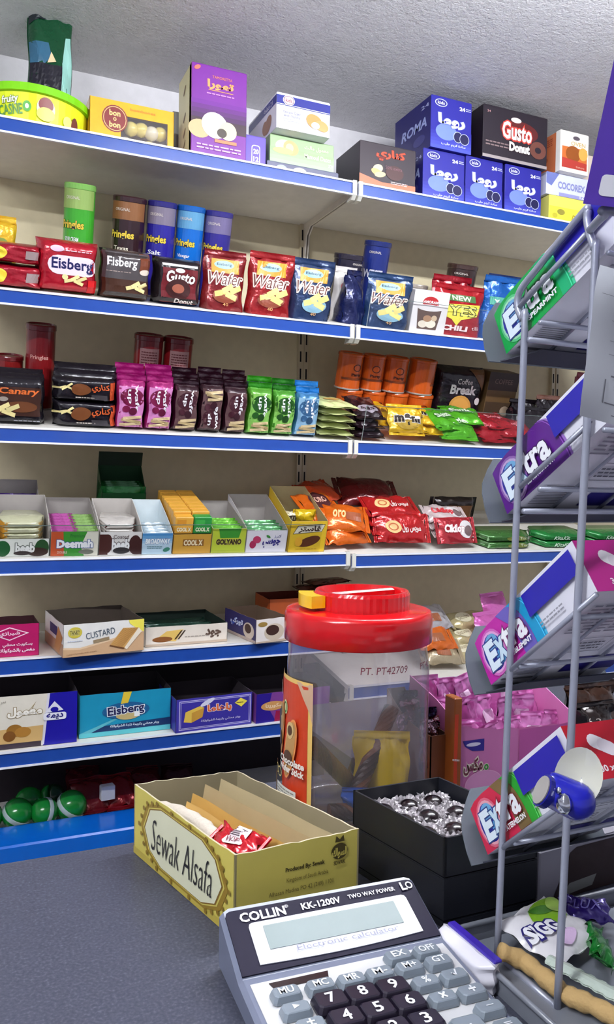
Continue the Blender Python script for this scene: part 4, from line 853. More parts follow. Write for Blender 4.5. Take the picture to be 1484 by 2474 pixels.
for k, (xl, xr) in enumerate(gl):
    for r_ in range(2):
        c, W, _ = S4R.fit(xl, xr, 1300, .012, r_*.019)
        t, p = bag('chocolate_bar', 'green foil chocolate bar, %s %s' % (('first', 'second', 'third')[k], ('in the lower row beyond the marbled packets', 'in the upper row beyond the marbled packets')[r_]), S4R.mat(c, .012+.004*r_, .001+.0195*r_), W*.97, .0185, .09, (24, 120, 50) if k else (60, 110, 50), 'brick', 185+k+r_, 'green foil chocolate bars', seals=('left', 'right'), n=8, crk=.001)
        if k: p.text('KitsKit', .45, .5, .34, .6, (206, 230, 206), shear=.3, bold=.02)
        else: p.rect(.1, .1, .35, .9, (150, 190, 140)).ell(.65, .5, .2, .4, (110, 120, 50)).text('Turk', .8, .6, .2, .4, (220, 230, 210))
        p.build(t)
# ------------------------------------------------------------------ fifth shelf
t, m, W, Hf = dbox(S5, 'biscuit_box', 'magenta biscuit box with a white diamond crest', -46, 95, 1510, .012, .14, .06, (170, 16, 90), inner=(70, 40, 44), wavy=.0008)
p = front(W, Hf); q = [(.48, .92), (.82, .72), (.48, .5), (.16, .72)]
p.poly(q, (240, 214, 226)).poly([(.48+(a-.48)*.86, .71+(b-.71)*.84) for a, b in q], (170, 16, 90)).text('شيرازي', .48, .71, .36, .16, (244, 226, 234), bold=.03).text('بسكويت محشي', .62, .36, .52, .14, (244, 226, 234), bold=.03).text('مغطى بالشوكولاتة', .6, .19, .64, .14, (244, 226, 234), bold=.03); p.build(t)
c, W, _ = S5.fit(150, 347, 1510, -.02); Hf = S5.wy(1512, S5.ux(152, -.03), -.03)
mC = S5.mat(S5.ux(152, -.032), -.032, 0, 7) @ Matrix.Translation((.115, 0, 0)); W = .23
W = (S5.ux(347, -.005)-S5.ux(152, -.032))*1.0; mC = S5.mat(S5.ux(152, -.032), -.032, .001, 7) @ Matrix.Translation((W/2, 0, 0))
t = tray_box('biscuit_box', 'white and tan open custard biscuit box turned askew over the shelf edge', mC, W, .17, Hf, Hf, (230, 228, 224), (92, 82, 74), wavy=.001)
p = front(W, Hf); p.poly([(0, 0), (1, 0), (1, .62), (.55, .42), (.2, .26), (0, .3)], (206, 168, 130)).poly([(0, .3), (.2, .26), (.55, .44), (1, .66), (1, .6), (.55, .38), (.2, .2), (0, .24)], (226, 196, 160)).poly([(.8, 1), (1, 1), (1, .6), (.92, .7), (.82, .88)], (238, 226, 90)).ell(.14, .74, .085, .17, (206, 190, 70)).text('TANKY', .14, .74, .12, .16, (110, 100, 40), bold=.04, out=(240, 236, 170)).text('CUSTARD', .45, .66, .36, .2, (70, 84, 100), rot=8).rect(.36, .4, .56, .5, (150, 130, 100), 9).lines(.14, .48, .18, .07, 1, (200, 206, 220)).text('custard biscuits with cream', .22, .1, .36, .05, (150, 110, 80), rot=3)
p.poly([(.56, .24), (.72, .74), (.92, .72), (.74, .1)], (110, 70, 40)).poly([(.57, .27), (.73, .77), (.93, .75), (.75, .14)], (206, 160, 96)).poly([(.75, .14), (.93, .75), (.97, .62), (.78, .08)], (238, 226, 206))
for k in range(9): p.poly([(.59+.015*k, .27-.012*k), (.595+.015*k, .27-.012*k), (.745+.02*k, .75-.002*k), (.738+.02*k, .755-.002*k)], (170, 120, 60))
p.build(t)
p = lside(W, .17, Hf); p.poly([(0, 0), (1, 0), (1, .4), (0, .36)], (190, 150, 116)).rect(.3, .5, .7, .8, (50, 56, 110)).poly([(.55, .1), (.75, .85), (.98, .6), (.8, .05)], (196, 140, 84)); p.build(t, 'side_picture')
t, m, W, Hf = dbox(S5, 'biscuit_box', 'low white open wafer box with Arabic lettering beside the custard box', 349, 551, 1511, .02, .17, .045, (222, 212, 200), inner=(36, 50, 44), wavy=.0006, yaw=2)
p = front(W, Hf); p.rect(0, 0, 1, .12, (190, 170, 150)).poly([(.1, .3), (.25, .75), (.45, .8), (.36, .2)], (222, 186, 100)).ell(.2, .34, .12, .14, (130, 80, 40)).text('جود', .82, .5, .2, .5, (90, 70, 60), bold=.05).lines(.62, .4, .3, .12, 1, (170, 160, 150)); p.poly([(.38, .3), (.4, .3), (.48, .75), (.46, .75)], (60, 44, 30)).poly([(.34, .3), (.36, .3), (.44, .75), (.42, .75)], (60, 44, 30)); p.build(t)
bars(m, 5, 1, W*.8, .03, .024, [(30, 60, 50)], 'wafer_packet', 'dark green wafer packet lying inside the low white box', 'dark green wafer packets', 0, .01, .003, .028)
c, W, _ = S5.fit(614, 700, 1500, .0); Hf = S5.wy(1494, S5.ux(616, 0), 0)
t = tray_box('biscuit_box', 'white and navy open chocolate cup box behind the jar lid', S5.mat(S5.ux(614, -.012)+W/2, -.012, 0, 10), W, .16, Hf, Hf, (230, 222, 218), (120, 100, 84), side=(46, 40, 96), wavy=.001)
p = front(W, Hf); p.ell(.55, .42, .3, .36, (206, 190, 170)).ell(.5, .5, .2, .22, (60, 36, 30)).ell(.2, .78, .14, .1, (150, 120, 60)).poly([(0, .0), (1, 0), (1, .1), (0, .06)], (200, 180, 160)); p.build(t)
p = lside(W, .16, Hf); p.ell(.78, .42, .17, .34, (214, 196, 180)).ell(.76, .5, .1, .2, (70, 44, 36)).text('توركي', .4, .6, .4, .36, (220, 224, 240), bold=.05, out=(60, 90, 190)).poly([(0, 0), (1, 0), (1, .12), (0, .12)], (190, 170, 160)); p.build(t, 'side_picture')
# orange box at the back with brown packets on it
c, W, _ = S5.fit(642, 878, 1480, .19); Hh = S5.wy(1440, S5.ux(860, .17), .17)
c = (S5.ux(650, .2)+S5.ux(876, .16))/2
mO = S5.mat(c, .16, 0); t = tray_box('biscuit_box', 'orange open box at the back above the red jar lid', mO, W, .11, max(.07, Hh), max(.07, Hh), (206, 96, 40), (110, 44, 30), wavy=.001)
for k, (dx, z, yw) in enumerate(((.02, 0, 5), (.0, .016, -6), (.03, .032, 9))):
    t, p = bag('brown_packet', 'dark brown wrapped bar, %s of three on the orange box' % ('lowest', 'middle', 'topmost')[k], mO @ Matrix.Translation((dx, -.005, max(.07, Hh)+.016+z)) @ Matrix.Rotation(math.radians(yw), 4, 'Z') @ Matrix.Rotation(-math.pi/2, 4, 'X'), .13, .05, .015, (92, 46, 34), 'pillow', 190+k, 'dark brown wrapped bars', seals=('left', 'right'), cat='sweet'); p.lines(.5, .5, .7, .3, 2, (170, 120, 100)); p.build(t)
# right bay, lower shelf
for k, (px, v, w, col, W, lb) in enumerate(((1075, .03, .0, (176, 160, 130), .11, 'cream and red wrapped cake lowest beside the jar lid'), (1065, .05, .035, (222, 110, 40), .1, 'orange film wrapped cake on the cream one'), (1060, .10, .075, (190, 186, 190), .1, 'silver wrapped cake above the orange one'))):
    t, p = lying(S5R, 'wrapped_cake', lb, px, v, w, W, .09, .036, col, 200+k, None, -10+8*k, 30, seals=('left', 'right')); p.rect(.3, .2, .7, .5, (150, 90, 60)); p.build(t)
for k in range(3):
    t, p = lying(S5R, 'cream_bar', 'pale gold wrapped bar, %s of three beside the bubblegum box' % ('lowest', 'middle', 'topmost')[k], 1150, .06+.035*k, .002+.032*k, .14, .07, .03, (200, 186, 140), 205+k, 'pale gold wrapped bars', 4, 22, seals=('left', 'right'))
    p.ell(.3, .5, .2, .3, (226, 220, 190)).text('Biscolata', .3, .5, .3, .2, (120, 100, 60), rot=10); p.build(t)
for k, (px, v, w) in enumerate(((1215, .1, .06), (1200, .05, .02))):
    t, p = lying(S5R, 'pink_packet', 'pink crimped packet behind the bubblegum box, %s' % ('upper', 'lower')[k], px, v, w, .1, .1, .03, (220, 110, 190), 210+k, None, 10, 60); p.build(t)
# ------------------------------------------------------------------ sixth shelf
def box6(label, xl, xr, yt, v, D, col, yaw=0, x_at=None):
    c, W, _ = S6.fit(xl, xr, yt, v); H = S6.wy(yt, c, v)
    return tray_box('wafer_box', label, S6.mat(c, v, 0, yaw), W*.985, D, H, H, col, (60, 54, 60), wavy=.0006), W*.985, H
t, W, H = box6('cream and royal blue date biscuit box with Arabic lettering', -64, 187, 1680, .012, .14, (226, 220, 206))
p = front(W, H); p.poly([(.72, 1), (1, 1), (1, 0), (.66, 0), (.68, .3)], (24, 18, 150)).poly([(.70, 1), (.725, 1), (.67, .02), (.65, .02)], (220, 216, 230)).rect(0, 0, .64, .1, (60, 50, 60)).poly([(0, .1), (.65, .1), (.66, .4), (0, .36)], (206, 170, 110)).text('معمول', .48, .68, .34, .2, (250, 246, 236), bold=.06, out=(150, 130, 90), ow=.05).ell(.38, .34, .08, .12, (150, 104, 40)).ell(.46, .3, .08, .1, (170, 120, 50)).ell(.33, .24, .06, .1, (120, 76, 30)).poly([(.67, .62), (.77, .84), (.86, .66)], (226, 226, 240)).ell(.77, .68, .04, .05, (24, 18, 150)).rrect(.66, .48, .89, .62, (236, 236, 246), .3).text('ديمه', .775, .55, .17, .12, (40, 36, 120), bold=.04).text('تمر', .27, .9, .05, .06, (90, 80, 70)); p.build(t)
t, W, H = box6('teal wafer box with a navy swoosh and white outlined lettering', 189, 413, 1672, .028, .15, (22, 140, 176))
p = front(W, H); p.poly([(0, .1), (.12, .1), (.55, .5), (.42, .42)], (90, 176, 190)).poly([(0, 0), (1, 0), (1, .12), (0, .1)], (90, 190, 200)).poly([(.13, .11), (1, .13), (1, .3), (.27, .24)], (20, 50, 96)).text('ويفر محشي بكريمة نكهة الشوكولاتة', .6, .2, .54, .09, (220, 230, 236), bold=.03).ell(.5, .56, .26, .2, (30, 90, 140)).poly([(.44, .72), (.52, .74), (.56, 1), (.47, 1)], (226, 196, 60)).ell(.52, .44, .13, .1, (196, 176, 120)).text('Eisberg', .5, .56, .4, .26, (30, 32, 80), bold=.025, out=(236, 240, 244), ow=.06, rot=4).rect(.59, .4, .65, .52, (236, 240, 240)); p.build(t)
t, W, H = box6('violet wafer box with a white border and cream wafers picture', 421, 611, 1682, .0, .14, (62, 54, 160), 3)
p = front(W, H); p.rect(.04, .06, .98, .94, (206, 200, 236)).rect(.05, .08, .97, .92, (62, 54, 160)).rect(.06, .1, .96, .9, (190, 184, 226)).rect(.066, .12, .954, .88, (56, 48, 150)).poly([(.1, .3), (.12, .6), (.3, .74), (.36, .68), (.34, .4), (.2, .26)], (226, 190, 80)).poly([(.2, .26), (.34, .4), (.36, .68), (.2, .56)], (200, 150, 60)).text('باهاما', .56, .62, .32, .26, (226, 110, 60), bold=.05, out=(236, 226, 240), ow=.05).poly([(.76, .72), (.84, .86), (.93, .74), (.85, .58)], (236, 220, 80)).lines(.83, .72, .09, .06, 1, (90, 70, 40)).text('ويفر محشي بكريمة الشوكولاتة', .58, .27, .52, .1, (220, 216, 240), bold=.02).ell(.4, .84, .1, .07, (220, 220, 240), 25); p.build(t)
t, W, H = box6('violet and magenta box half hidden behind the jar', 614, 800, 1668, .006, .14, (120, 60, 140), 4)
p = front(W, H); p.poly([(0, 0), (.26, 0), (.16, .5), (.2, 1), (0, 1)], (36, 20, 130)).ell(.22, .55, .16, .16, (206, 150, 90)).text('سكوريتا', .24, .55, .24, .16, (240, 220, 190), bold=.03).poly([(.24, 0), (1, 0), (1, .3), (.26, .36)], (150, 20, 70)); p.build(t)
# ------------------------------------------------------------------ plinth: green candy balls and dim packets
gb = [(42, 1938, .006, .036), (108, 1950, .004, .033), (70, 1915, .082, .034), (126, 1912, .082, .034), (172, 1958, .004, .037), (-32, 1945, .01, .036)]
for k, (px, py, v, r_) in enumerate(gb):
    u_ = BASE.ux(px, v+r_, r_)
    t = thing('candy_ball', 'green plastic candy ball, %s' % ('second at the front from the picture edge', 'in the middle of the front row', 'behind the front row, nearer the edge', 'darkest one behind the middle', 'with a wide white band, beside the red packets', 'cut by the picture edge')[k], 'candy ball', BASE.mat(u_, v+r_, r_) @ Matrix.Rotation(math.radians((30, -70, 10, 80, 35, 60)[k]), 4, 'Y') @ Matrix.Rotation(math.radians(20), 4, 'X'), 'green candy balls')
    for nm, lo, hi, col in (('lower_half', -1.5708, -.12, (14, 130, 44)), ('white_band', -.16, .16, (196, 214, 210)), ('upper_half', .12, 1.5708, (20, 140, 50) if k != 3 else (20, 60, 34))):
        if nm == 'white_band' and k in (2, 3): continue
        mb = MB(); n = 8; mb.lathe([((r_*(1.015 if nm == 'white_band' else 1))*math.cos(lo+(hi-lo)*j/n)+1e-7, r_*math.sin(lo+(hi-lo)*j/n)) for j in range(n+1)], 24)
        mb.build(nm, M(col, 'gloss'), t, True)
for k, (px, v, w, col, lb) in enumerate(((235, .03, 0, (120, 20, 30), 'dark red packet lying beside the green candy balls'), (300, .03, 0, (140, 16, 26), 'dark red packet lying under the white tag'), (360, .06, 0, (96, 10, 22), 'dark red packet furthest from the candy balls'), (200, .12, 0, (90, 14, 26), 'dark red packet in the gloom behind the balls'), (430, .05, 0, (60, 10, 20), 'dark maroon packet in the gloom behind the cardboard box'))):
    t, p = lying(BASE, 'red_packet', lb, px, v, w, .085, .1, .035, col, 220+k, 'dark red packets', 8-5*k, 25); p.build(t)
m = BASE.mat(BASE.ux(262, .02, .05), .02, .046, 6)
t = carton('white_tag', 'small white paper block on the dark red packets', m, .034, .02, .034, (226, 224, 226))
# ------------------------------------------------------------------ counter
CM = plaster('speckled_grey_laminate', (104, 104, 112), 60, .03, .3)
_cr = CM.node_tree; _n = _cr.nodes.new('ShaderNodeTexNoise'); _n.inputs['Scale'].default_value = 420; _n.inputs['Detail'].default_value = 1
_tc = _cr.nodes.new('ShaderNodeTexCoord'); _cr.links.new(_tc.outputs['Object'], _n.inputs['Vector'])
_rp = _cr.nodes.new('ShaderNodeValToRGB'); _rp.color_ramp.elements[0].position = .35; _rp.color_ramp.elements[0].color = (.048, .052, .074, 1); _rp.color_ramp.elements[1].position = .78; _rp.color_ramp.elements[1].color = (.10, .105, .14, 1)
_e = _rp.color_ramp.elements.new(.6); _e.color = (.066, .070, .098, 1)
_cr.links.new(_n.outputs['Fac'], _rp.inputs['Fac']); _cr.links.new(_rp.outputs['Color'], _cr.nodes['Principled BSDF'].inputs['Base Color'])
t = thing('shop_counter', 'grey speckled laminate counter under the calculator and yellow box', 'counter', Matrix.Identity(4))
out = [(-1.1, .1), (1.5, .1), (1.5, 1.16), (.47, 1.16), (.47, .872), (.305, .872), (.305, .772), (-1.1, .772)]
mb = MB(); mb.prism([(x, y, CT-.03) for x, y in out], (0, 0, .03)); mb.build('counter_top', CM, t)
mb = MB(); mb.box(-1.05, 1.45, .16, .7, 0, CT-.03); mb.box(.52, 1.45, .7, 1.1, 0, CT-.03); mb.build('counter_body', M((150, 146, 140), 'paint'), t)

def quad_print(p00, p10, p11, p01):
    p00, p10, p11, p01 = map(Vector, (p00, p10, p11, p01)); W = (p10-p00).length; H = (p01-p00).length; n = (p10-p00).cross(p01-p00).normalized()
    def f(p, q, o):
        a, b = p/W, q/H; return (p00*(1-a)+p10*a)*(1-b) + (p01*(1-a)+p11*a)*b + n*o
    return Print(W, H, f)
# ------------------------------------------------------------------ yellow card box with paper bags
ZB = .866
A, B, C_, D_ = on(325, 1893, 2, ZB), on(568, 2067, 2, ZB), on(868, 2003, 2, ZB), on(575, 1862, 2, ZB)
cen = (A+B+C_+D_)/4; base = Vector((cen.x, cen.y, CT+.0005))
t = thing('stick_box', 'open yellow cardboard box with black script on a white plaque', 'box', Matrix.Translation(base))
Lc = [p-base for p in (A, B, C_, D_)]; hB = ZB-base.z
YEL, INN = (206, 192, 92), (150, 140, 112)
rnd = random.Random(4)
def qwall(nm, P, Q, inward, hP=0, hQ=0):
    mb = MB(); n = 16; q = Vector(inward).normalized()*.0016; o = []
    P = Vector((P.x, P.y, 0)); Q = Vector((Q.x, Q.y, 0))
    for k in range(n+1):
        f = k/n; b = P.lerp(Q, f); h = hB+hP*(1-f)+hQ*f+rnd.uniform(-.0008, .0006); o.append((b, b+Vector((0, 0, h))))
    for k in range(n):
        a0, a1 = o[k]; b0, b1 = o[k+1]
        mb.add([a0, b0, b1, a1], [(0, 1, 2, 3)], 0); mb.add([a0+q, b0+q, b1+q, a1+q], [(3, 2, 1, 0)], 1); mb.add([a1, b1, b1+q, a1+q], [(0, 1, 2, 3)], 2)
    for k in (0, n): mb.add([o[k][0], o[k][1], o[k][1]+q, o[k][0]+q], [(0, 1, 2, 3)], 2)
    return mb.build(nm, [M(YEL), M(INN, 'dull'), M((196, 186, 158), 'dull')], t)
a, b, c, d = Lc
qwall('side_panel', a, b, (c-b)); qwall('front_panel', b, c, (a-b)); qwall('side_panel', c, d, (b-c)); qwall('back_panel', d, a, (b-a))
mb = MB(); fl = [Vector((p.x, p.y, .001)) for p in Lc]; mb.prism([p*.985 for p in fl], (0, 0, .001)); mb.build('base_panel', M(INN, 'dull'), t)
z0 = lambda p: Vector((p.x, p.y, 0)); z1 = lambda p: Vector((p.x, p.y, hB))
p = quad_print(z0(a), z0(b), z1(b), z1(a))
oct_ = [(.14, .5), (.2, .8), (.32, .9), (.72, .9), (.84, .78), (.9, .52), (.84, .24), (.72, .12), (.32, .12), (.2, .24)]
sc = lambda P, k: [(.52+(x-.52)*k, .51+(y-.51)*k) for x, y in P]
p.rect(0, 0, 1, .1, (186, 168, 74)); p.poly(sc(oct_, 1.14), (150, 122, 40)).poly(sc(oct_, 1.06), (206, 192, 92)).poly(sc(oct_, 1.03), (130, 100, 36)).poly(oct_, (222, 222, 190))
for k in range(26):
    q = sc(oct_, 1.17); e = k/26*10; i = int(e); f = e-i; x = q[i][0]*(1-f)+q[(i+1) % 10][0]*f; y = q[i][1]*(1-f)+q[(i+1) % 10][1]*f
    p.k = 9; p.ell(x, y, .012, .035, (140, 112, 36), 20*k, 8)
p.k = 12; p.text('Sewak Alsafa', .52, .5, .6, .44, (34, 32, 34), shear=.25, bold=-.012); p.build(t)
p = quad_print(z0(b), z0(c), z1(c), z1(b))
p.text('Produced By: Sewak', .55, .68, .32, .07, (60, 52, 20), bold=.03).text('Kingdom of Saudi Arabia', .57, .55, .34, .07, (110, 98, 40)).text('Alhasan Madina PO 42 (249) 1101', .52, .42, .52, .07, (100, 88, 36)).text('00966 50 001101', .53, .29, .24, .06, (80, 70, 30))
p.ell(.83, .78, .07, .1, (70, 60, 24)).text('السواك', .83, .76, .13, .14, (206, 192, 92), bold=.04).poly([(.79, .9), (.8, .98), (.83, .93), (.86, .98), (.87, .9)], (70, 60, 24)).text('SEWAK', .83, .64, .1, .05, (70, 60, 24), bold=.03)
p.build(t, 'printed_address')
# paper bags inside, leaning in a row across the box
def inside(fx, fy, z): return base + (a*(1-fx)*(1-fy)+d*fx*(1-fy)+b*(1-fx)*fy+c*fx*fy)*1.0 + Vector((0, 0, z-(a*(1-fx)*(1-fy)+d*fx*(1-fy)+b*(1-fx)*fy+c*fx*fy).z))
for k, (f0, f1, y0, y1, h0, h1, col, lb) in enumerate(((.30, .50, .22, .97, .054, .04, (206, 166, 96), 'tan paper bag in the yellow box beside the white tissue'), (.38, .58, .18, .97, .058, .048, (200, 158, 84), 'golden tan paper bag second from the white tissue'), (.55, .76, .12, .98, .061, .052, (180, 160, 120), 'greyish paper bag third from the white tissue'), (.73, .9, .1, .98, .063, .055, (186, 170, 132), 'pale paper bag with faint marks furthest from the white tissue'))):
    mb = MB()
    def sheet(u, v, off=0, f0=f0, f1=f1, y0=y0, y1=y1, h0=h0, h1=h1):
        fx = f0+(f1-f0)*u - .10*(1-v) + off; q = inside(max(.02, fx), y0+(y1-y0)*u, .003+(h0+(h1-h0)*u)*v)
        return q + Vector((.0012*math.sin(u*9+k), 0, .0008*math.sin(u*7)))-base
    mb.grid(lambda u, v: sheet(u, v), 14, 6); mb.grid(lambda u, v: sheet(1-u, v, .035*(1-v)+.004), 14, 6)
    o = mb.build('paper_bag', M(col, 'dull'), None, True, Matrix.Translation(base)); tag(o, lb, 'paper bag', 'paper bags in the yellow box')
mb = MB(); P0 = [inside(f, y, z)-base for f, y, z in ((.16, .08, .046), (.2, .26, .05), (.22, .46, .05), (.22, .62, .046), (.2, .8, .036))]
mb.tube(smooth_path(P0, 5), [.0045+.0025*math.sin(i/20*3.1)+.0006*(i % 3) for i in range(21)], 10)
o = mb.build('tissue_roll', M((206, 196, 182), 'matte'), None, True, Matrix.Translation(base)); tag(o, 'crumpled white tissue roll along the inside of the yellow box', 'tissue')
q = inside(.30, .72, .052)
t2, p = bag('red_sweet', 'red foil wrapped sweet with a white barcode on the paper bags', Matrix.Translation(q) @ Matrix.Rotation(math.radians(-52), 4, 'Z') @ Matrix.Translation((0, -.02, .004)) @ Matrix.Rotation(math.radians(-78), 4, 'X'), .044, .03, .013, (196, 14, 34), 'pillow', 231, cat='sweet', seals=('left', 'right'))
p.rrect(.3, .12, .7, .9, (238, 226, 230), .2)
for k in range(6): p.k = 4; p.rect(.38, .42+.07*k, .62, .45+.07*k, (50, 30, 40))
p.text('WSP', .5, .27, .28, .2, (120, 50, 60)); p.build(t2)

# ------------------------------------------------------------------ jar of wafer sticks
JC = on(857, 1957, 2, CT); JC.z = CT+.0005
zl = lambda py, q: on(857, py, 1, q.y).z-JC.z
RJ = .0775; HJ = .158+.0
H1 = on(857, 1572, 1, JC.y-RJ*.9).z-JC.z          # lower edge of the lid
t = thing('wafer_jar', 'clear plastic sweets jar with a red screw lid and wafer label', 'jar', Matrix.Translation(JC))
mb = MB(); n = 48
def jr(k, s=1.0):
    a = 2*math.pi*k/n; f = a/(2*math.pi/8); g = f-round(f); return RJ*s*(1-.028*(1-math.cos(2*math.pi*f))*.5)
V = []; prof = [(.9, 0), (.97, .004), (1, .012), (1, H1*.86), (.985, H1*.89), (.96, H1*.93), (.95, H1)]
for s, z in prof:
    for k in range(n):
        aa = 2*math.pi*k/n; rr = jr(k, s) if z < H1*.9 else RJ*s; V.append((rr*math.cos(aa), rr*math.sin(aa), z))
F = [(j*n+k, j*n+(k+1) % n, (j+1)*n+(k+1) % n, (j+1)*n+k) for j in range(len(prof)-1) for k in range(n)] + [tuple(range(n-1, -1, -1))]
mesh('jar_body', V, F, JARPLASTIC, t, smooth=True)
mb = MB(); RED = M((206, 16, 24), 'gloss')
Ht = H1+.030
mb.lathe([(RJ*1.0, H1-.003), (RJ*1.02, H1-.002), (RJ*1.02, Ht-.006), (RJ*.995, Ht-.001), (RJ*.95, Ht), (RJ*.70, Ht+.001)], 64); mb.build('screw_lid', RED, t, True)
mb = MB(); V = []; nn = 96; Rk = RJ*.66
for s, z in ((1, Ht-.002), (1, Ht+.016), (.97, Ht+.0195), (.9, Ht+.0195), (.86, Ht+.012), (0, Ht+.012)):
    for k in range(nn):
        aa = 2*math.pi*k/nn; rr = Rk*s*(1+(.008 if (k % 2 and s >= 1) else 0)); V.append((rr*math.cos(aa)+.004, rr*math.sin(aa), z))
F = [(j*nn+k, j*nn+(k+1) % nn, (j+1)*nn+(k+1) % nn, (j+1)*nn+k) for j in range(5) for k in range(nn)]
o = mesh('inner_cap', V, F, RED, t)
mb = MB(); mb.box(-Rk*.9+.004, Rk*.9+.004, -.004, .004, Ht+.0122, Ht+.019, b=.002); g = mb.build('grip_bar', RED, o); g.rotation_euler = (0, 0, math.radians(12))
mb = MB(); an = math.radians(172); sp_ = .42
arc_ = [((Rk+.001)*math.cos(an-sp_+2*sp_*k/12)+.004, (Rk+.001)*math.sin(an-sp_+2*sp_*k/12), Ht+.004) for k in range(13)] + [((Rk+.017)*math.cos(an+sp_*.9-1.8*sp_*k/12)+.004, (Rk+.017)*math.sin(an+sp_*.9-1.8*sp_*k/12), Ht+.004) for k in range(13)]
mb.prism(arc_, (0, 0, .0125)); mb.build('carry_tab', M((250, 206, 10), 'gloss'), t)
# label wraps the side towards the shelf end; angles measured from the camera-facing direction
fa = math.atan2(JC.x, JC.y)            # direction from camera to the jar, seen from above
RL = RJ+.0006
def lab(pp, q, o):
    th = pp/RL - 1.62                    # 0 faces the camera, negative is the shelf-side edge
    ang = -math.pi/2 - fa + th; rr = RL*1.001+o
    return (rr*math.cos(ang), rr*math.sin(ang), q)
LW, LH = 1.03*RL, H1*.80
p = Print(LW, LH, lab, True); p.rect(0, .02, 1, 1, (236, 196, 110)).rect(.0, .03, .93, .97, (206, 66, 32)).poly([(.72, .99), (1.01, .99), (1.01, .72), (.96, .8)], (206, 170, 140))
p.ell(.42, .78, .07, .05, (226, 226, 170)).ring(.42, .78, .055, .038, (70, 130, 60), .3)
p.text('GO', .12, .88, .2, .1, (240, 236, 226), bold=.06)
for ca, cb, ln in ((.25, .6, .34), (.62, .52, .34)):
    p.ell(ca, cb, .13, .22, (236, 150, 80), -14).ell(ca, cb, .1, .2, (196, 150, 90), -14).ell(ca+.02, cb+.13, .08, .06, (222, 190, 130), -10).ell(ca+.02, cb+.13, .05, .035, (90, 56, 30), -10).ell(ca-.02, cb-.06, .1, .05, (84, 50, 28), 20)
p.text('Chocolate', .66, .44, .54, .05, (246, 240, 230), bold=.04, shear=.1).text('Wafer Stick', .66, .385, .54, .05, (246, 240, 230), bold=.04, shear=.1)
for k in range(3): p.ring(.12+.14*k, .33, .075, .034, (220, 200, 120), .25)
p.rect(.0, .03, .22, .28, (150, 120, 40)).lines(.11, .16, .2, .2, 8, (206, 180, 90))
p.rect(.34, .05, .82, .26, (232, 230, 220)).lines(.58, .16, .42, .18, 9, (150, 150, 140)); p.build(t, 'paper_label')
# embossed mark under the lid
def body_face(pp, q, o):
    ang = -math.pi/2 - fa + pp/RJ - .1; rr = RJ*1.0+.0008+o; return (rr*math.cos(ang), rr*math.sin(ang), H1*.86+q)
p = Print(.1, .012, body_face, True); p.text('PT. PT42709', .36, .5, .5, .6, (120, 50, 66), shear=.1).text('PT42', .9, .5, .2, .55, (130, 60, 76)); p.build(t, 'embossed_mark')
# what is left in the jar
for k, (p0, p1, lb) in enumerate((((-.062, -.02, .085), (.012, .015, .012), 'dark chocolate wafer stick leaning down inside the jar'), ((.055, .02, .10), (-.012, -.018, .016), 'swirled wafer stick leaning the other way inside the jar'), ((-.045, -.03, .015), (.03, -.045, .012), 'wafer stick lying across the floor of the jar'), ((.05, .03, .018), (.02, .052, .03), 'short wafer stick piece at the back of the jar'))):
    mb = MB(); P0, P1 = Vector(p0), Vector(p1); ax = (P1-P0); N = 60; V = []; F = []; I = []
    ax_n = ax.normalized(); e1 = ax_n.orthogonal().normalized(); e2 = ax_n.cross(e1)
    for i in range(N+1):
        for j in range(12):
            th = j*math.pi/6+i*.12; r_ = .0088; V.append(P0+ax*(i/N)+(e1*math.cos(th)+e2*math.sin(th))*r_)
    for i in range(N):
        for j in range(12): F.append((i*12+j, i*12+(j+1) % 12, (i+1)*12+(j+1) % 12, (i+1)*12+j)); I.append(1 if j < 4 else 0)
    F += [tuple(range(11, -1, -1)), tuple(range(N*12, N*12+12))]; I += [0, 0]
    o = mesh('wafer_stick', V, F, [M((110, 66, 40)), M((50, 26, 18))], None, I, False, Matrix.Translation(JC)); tag(o, lb, 'wafer stick', 'wafer sticks in the jar')
t2, p = bag('yellow_wrapper', 'crumpled yellow wrapper standing inside the jar', Matrix.Translation(JC+Vector((.026, -.012, .006))) @ Matrix.Rotation(math.radians(-25), 4, 'Z'), .062, .07, .02, (226, 196, 30), 'pouch', 240, cat='wrapper', kind='gloss', crk=.004); p.build(t2)
t2, p = bag('blue_wrapper', 'crumpled blue and white wrapper lying in the jar', Matrix.Translation(JC+Vector((-.012, -.048, .006))) @ Matrix.Rotation(math.radians(-25), 4, 'Z'), .05, .03, .02, (30, 80, 170), 'pillow', 241, cat='wrapper', kind='gloss', crk=.004); p.rect(.1, .1, .6, .4, (210, 216, 226)); p.build(t2)

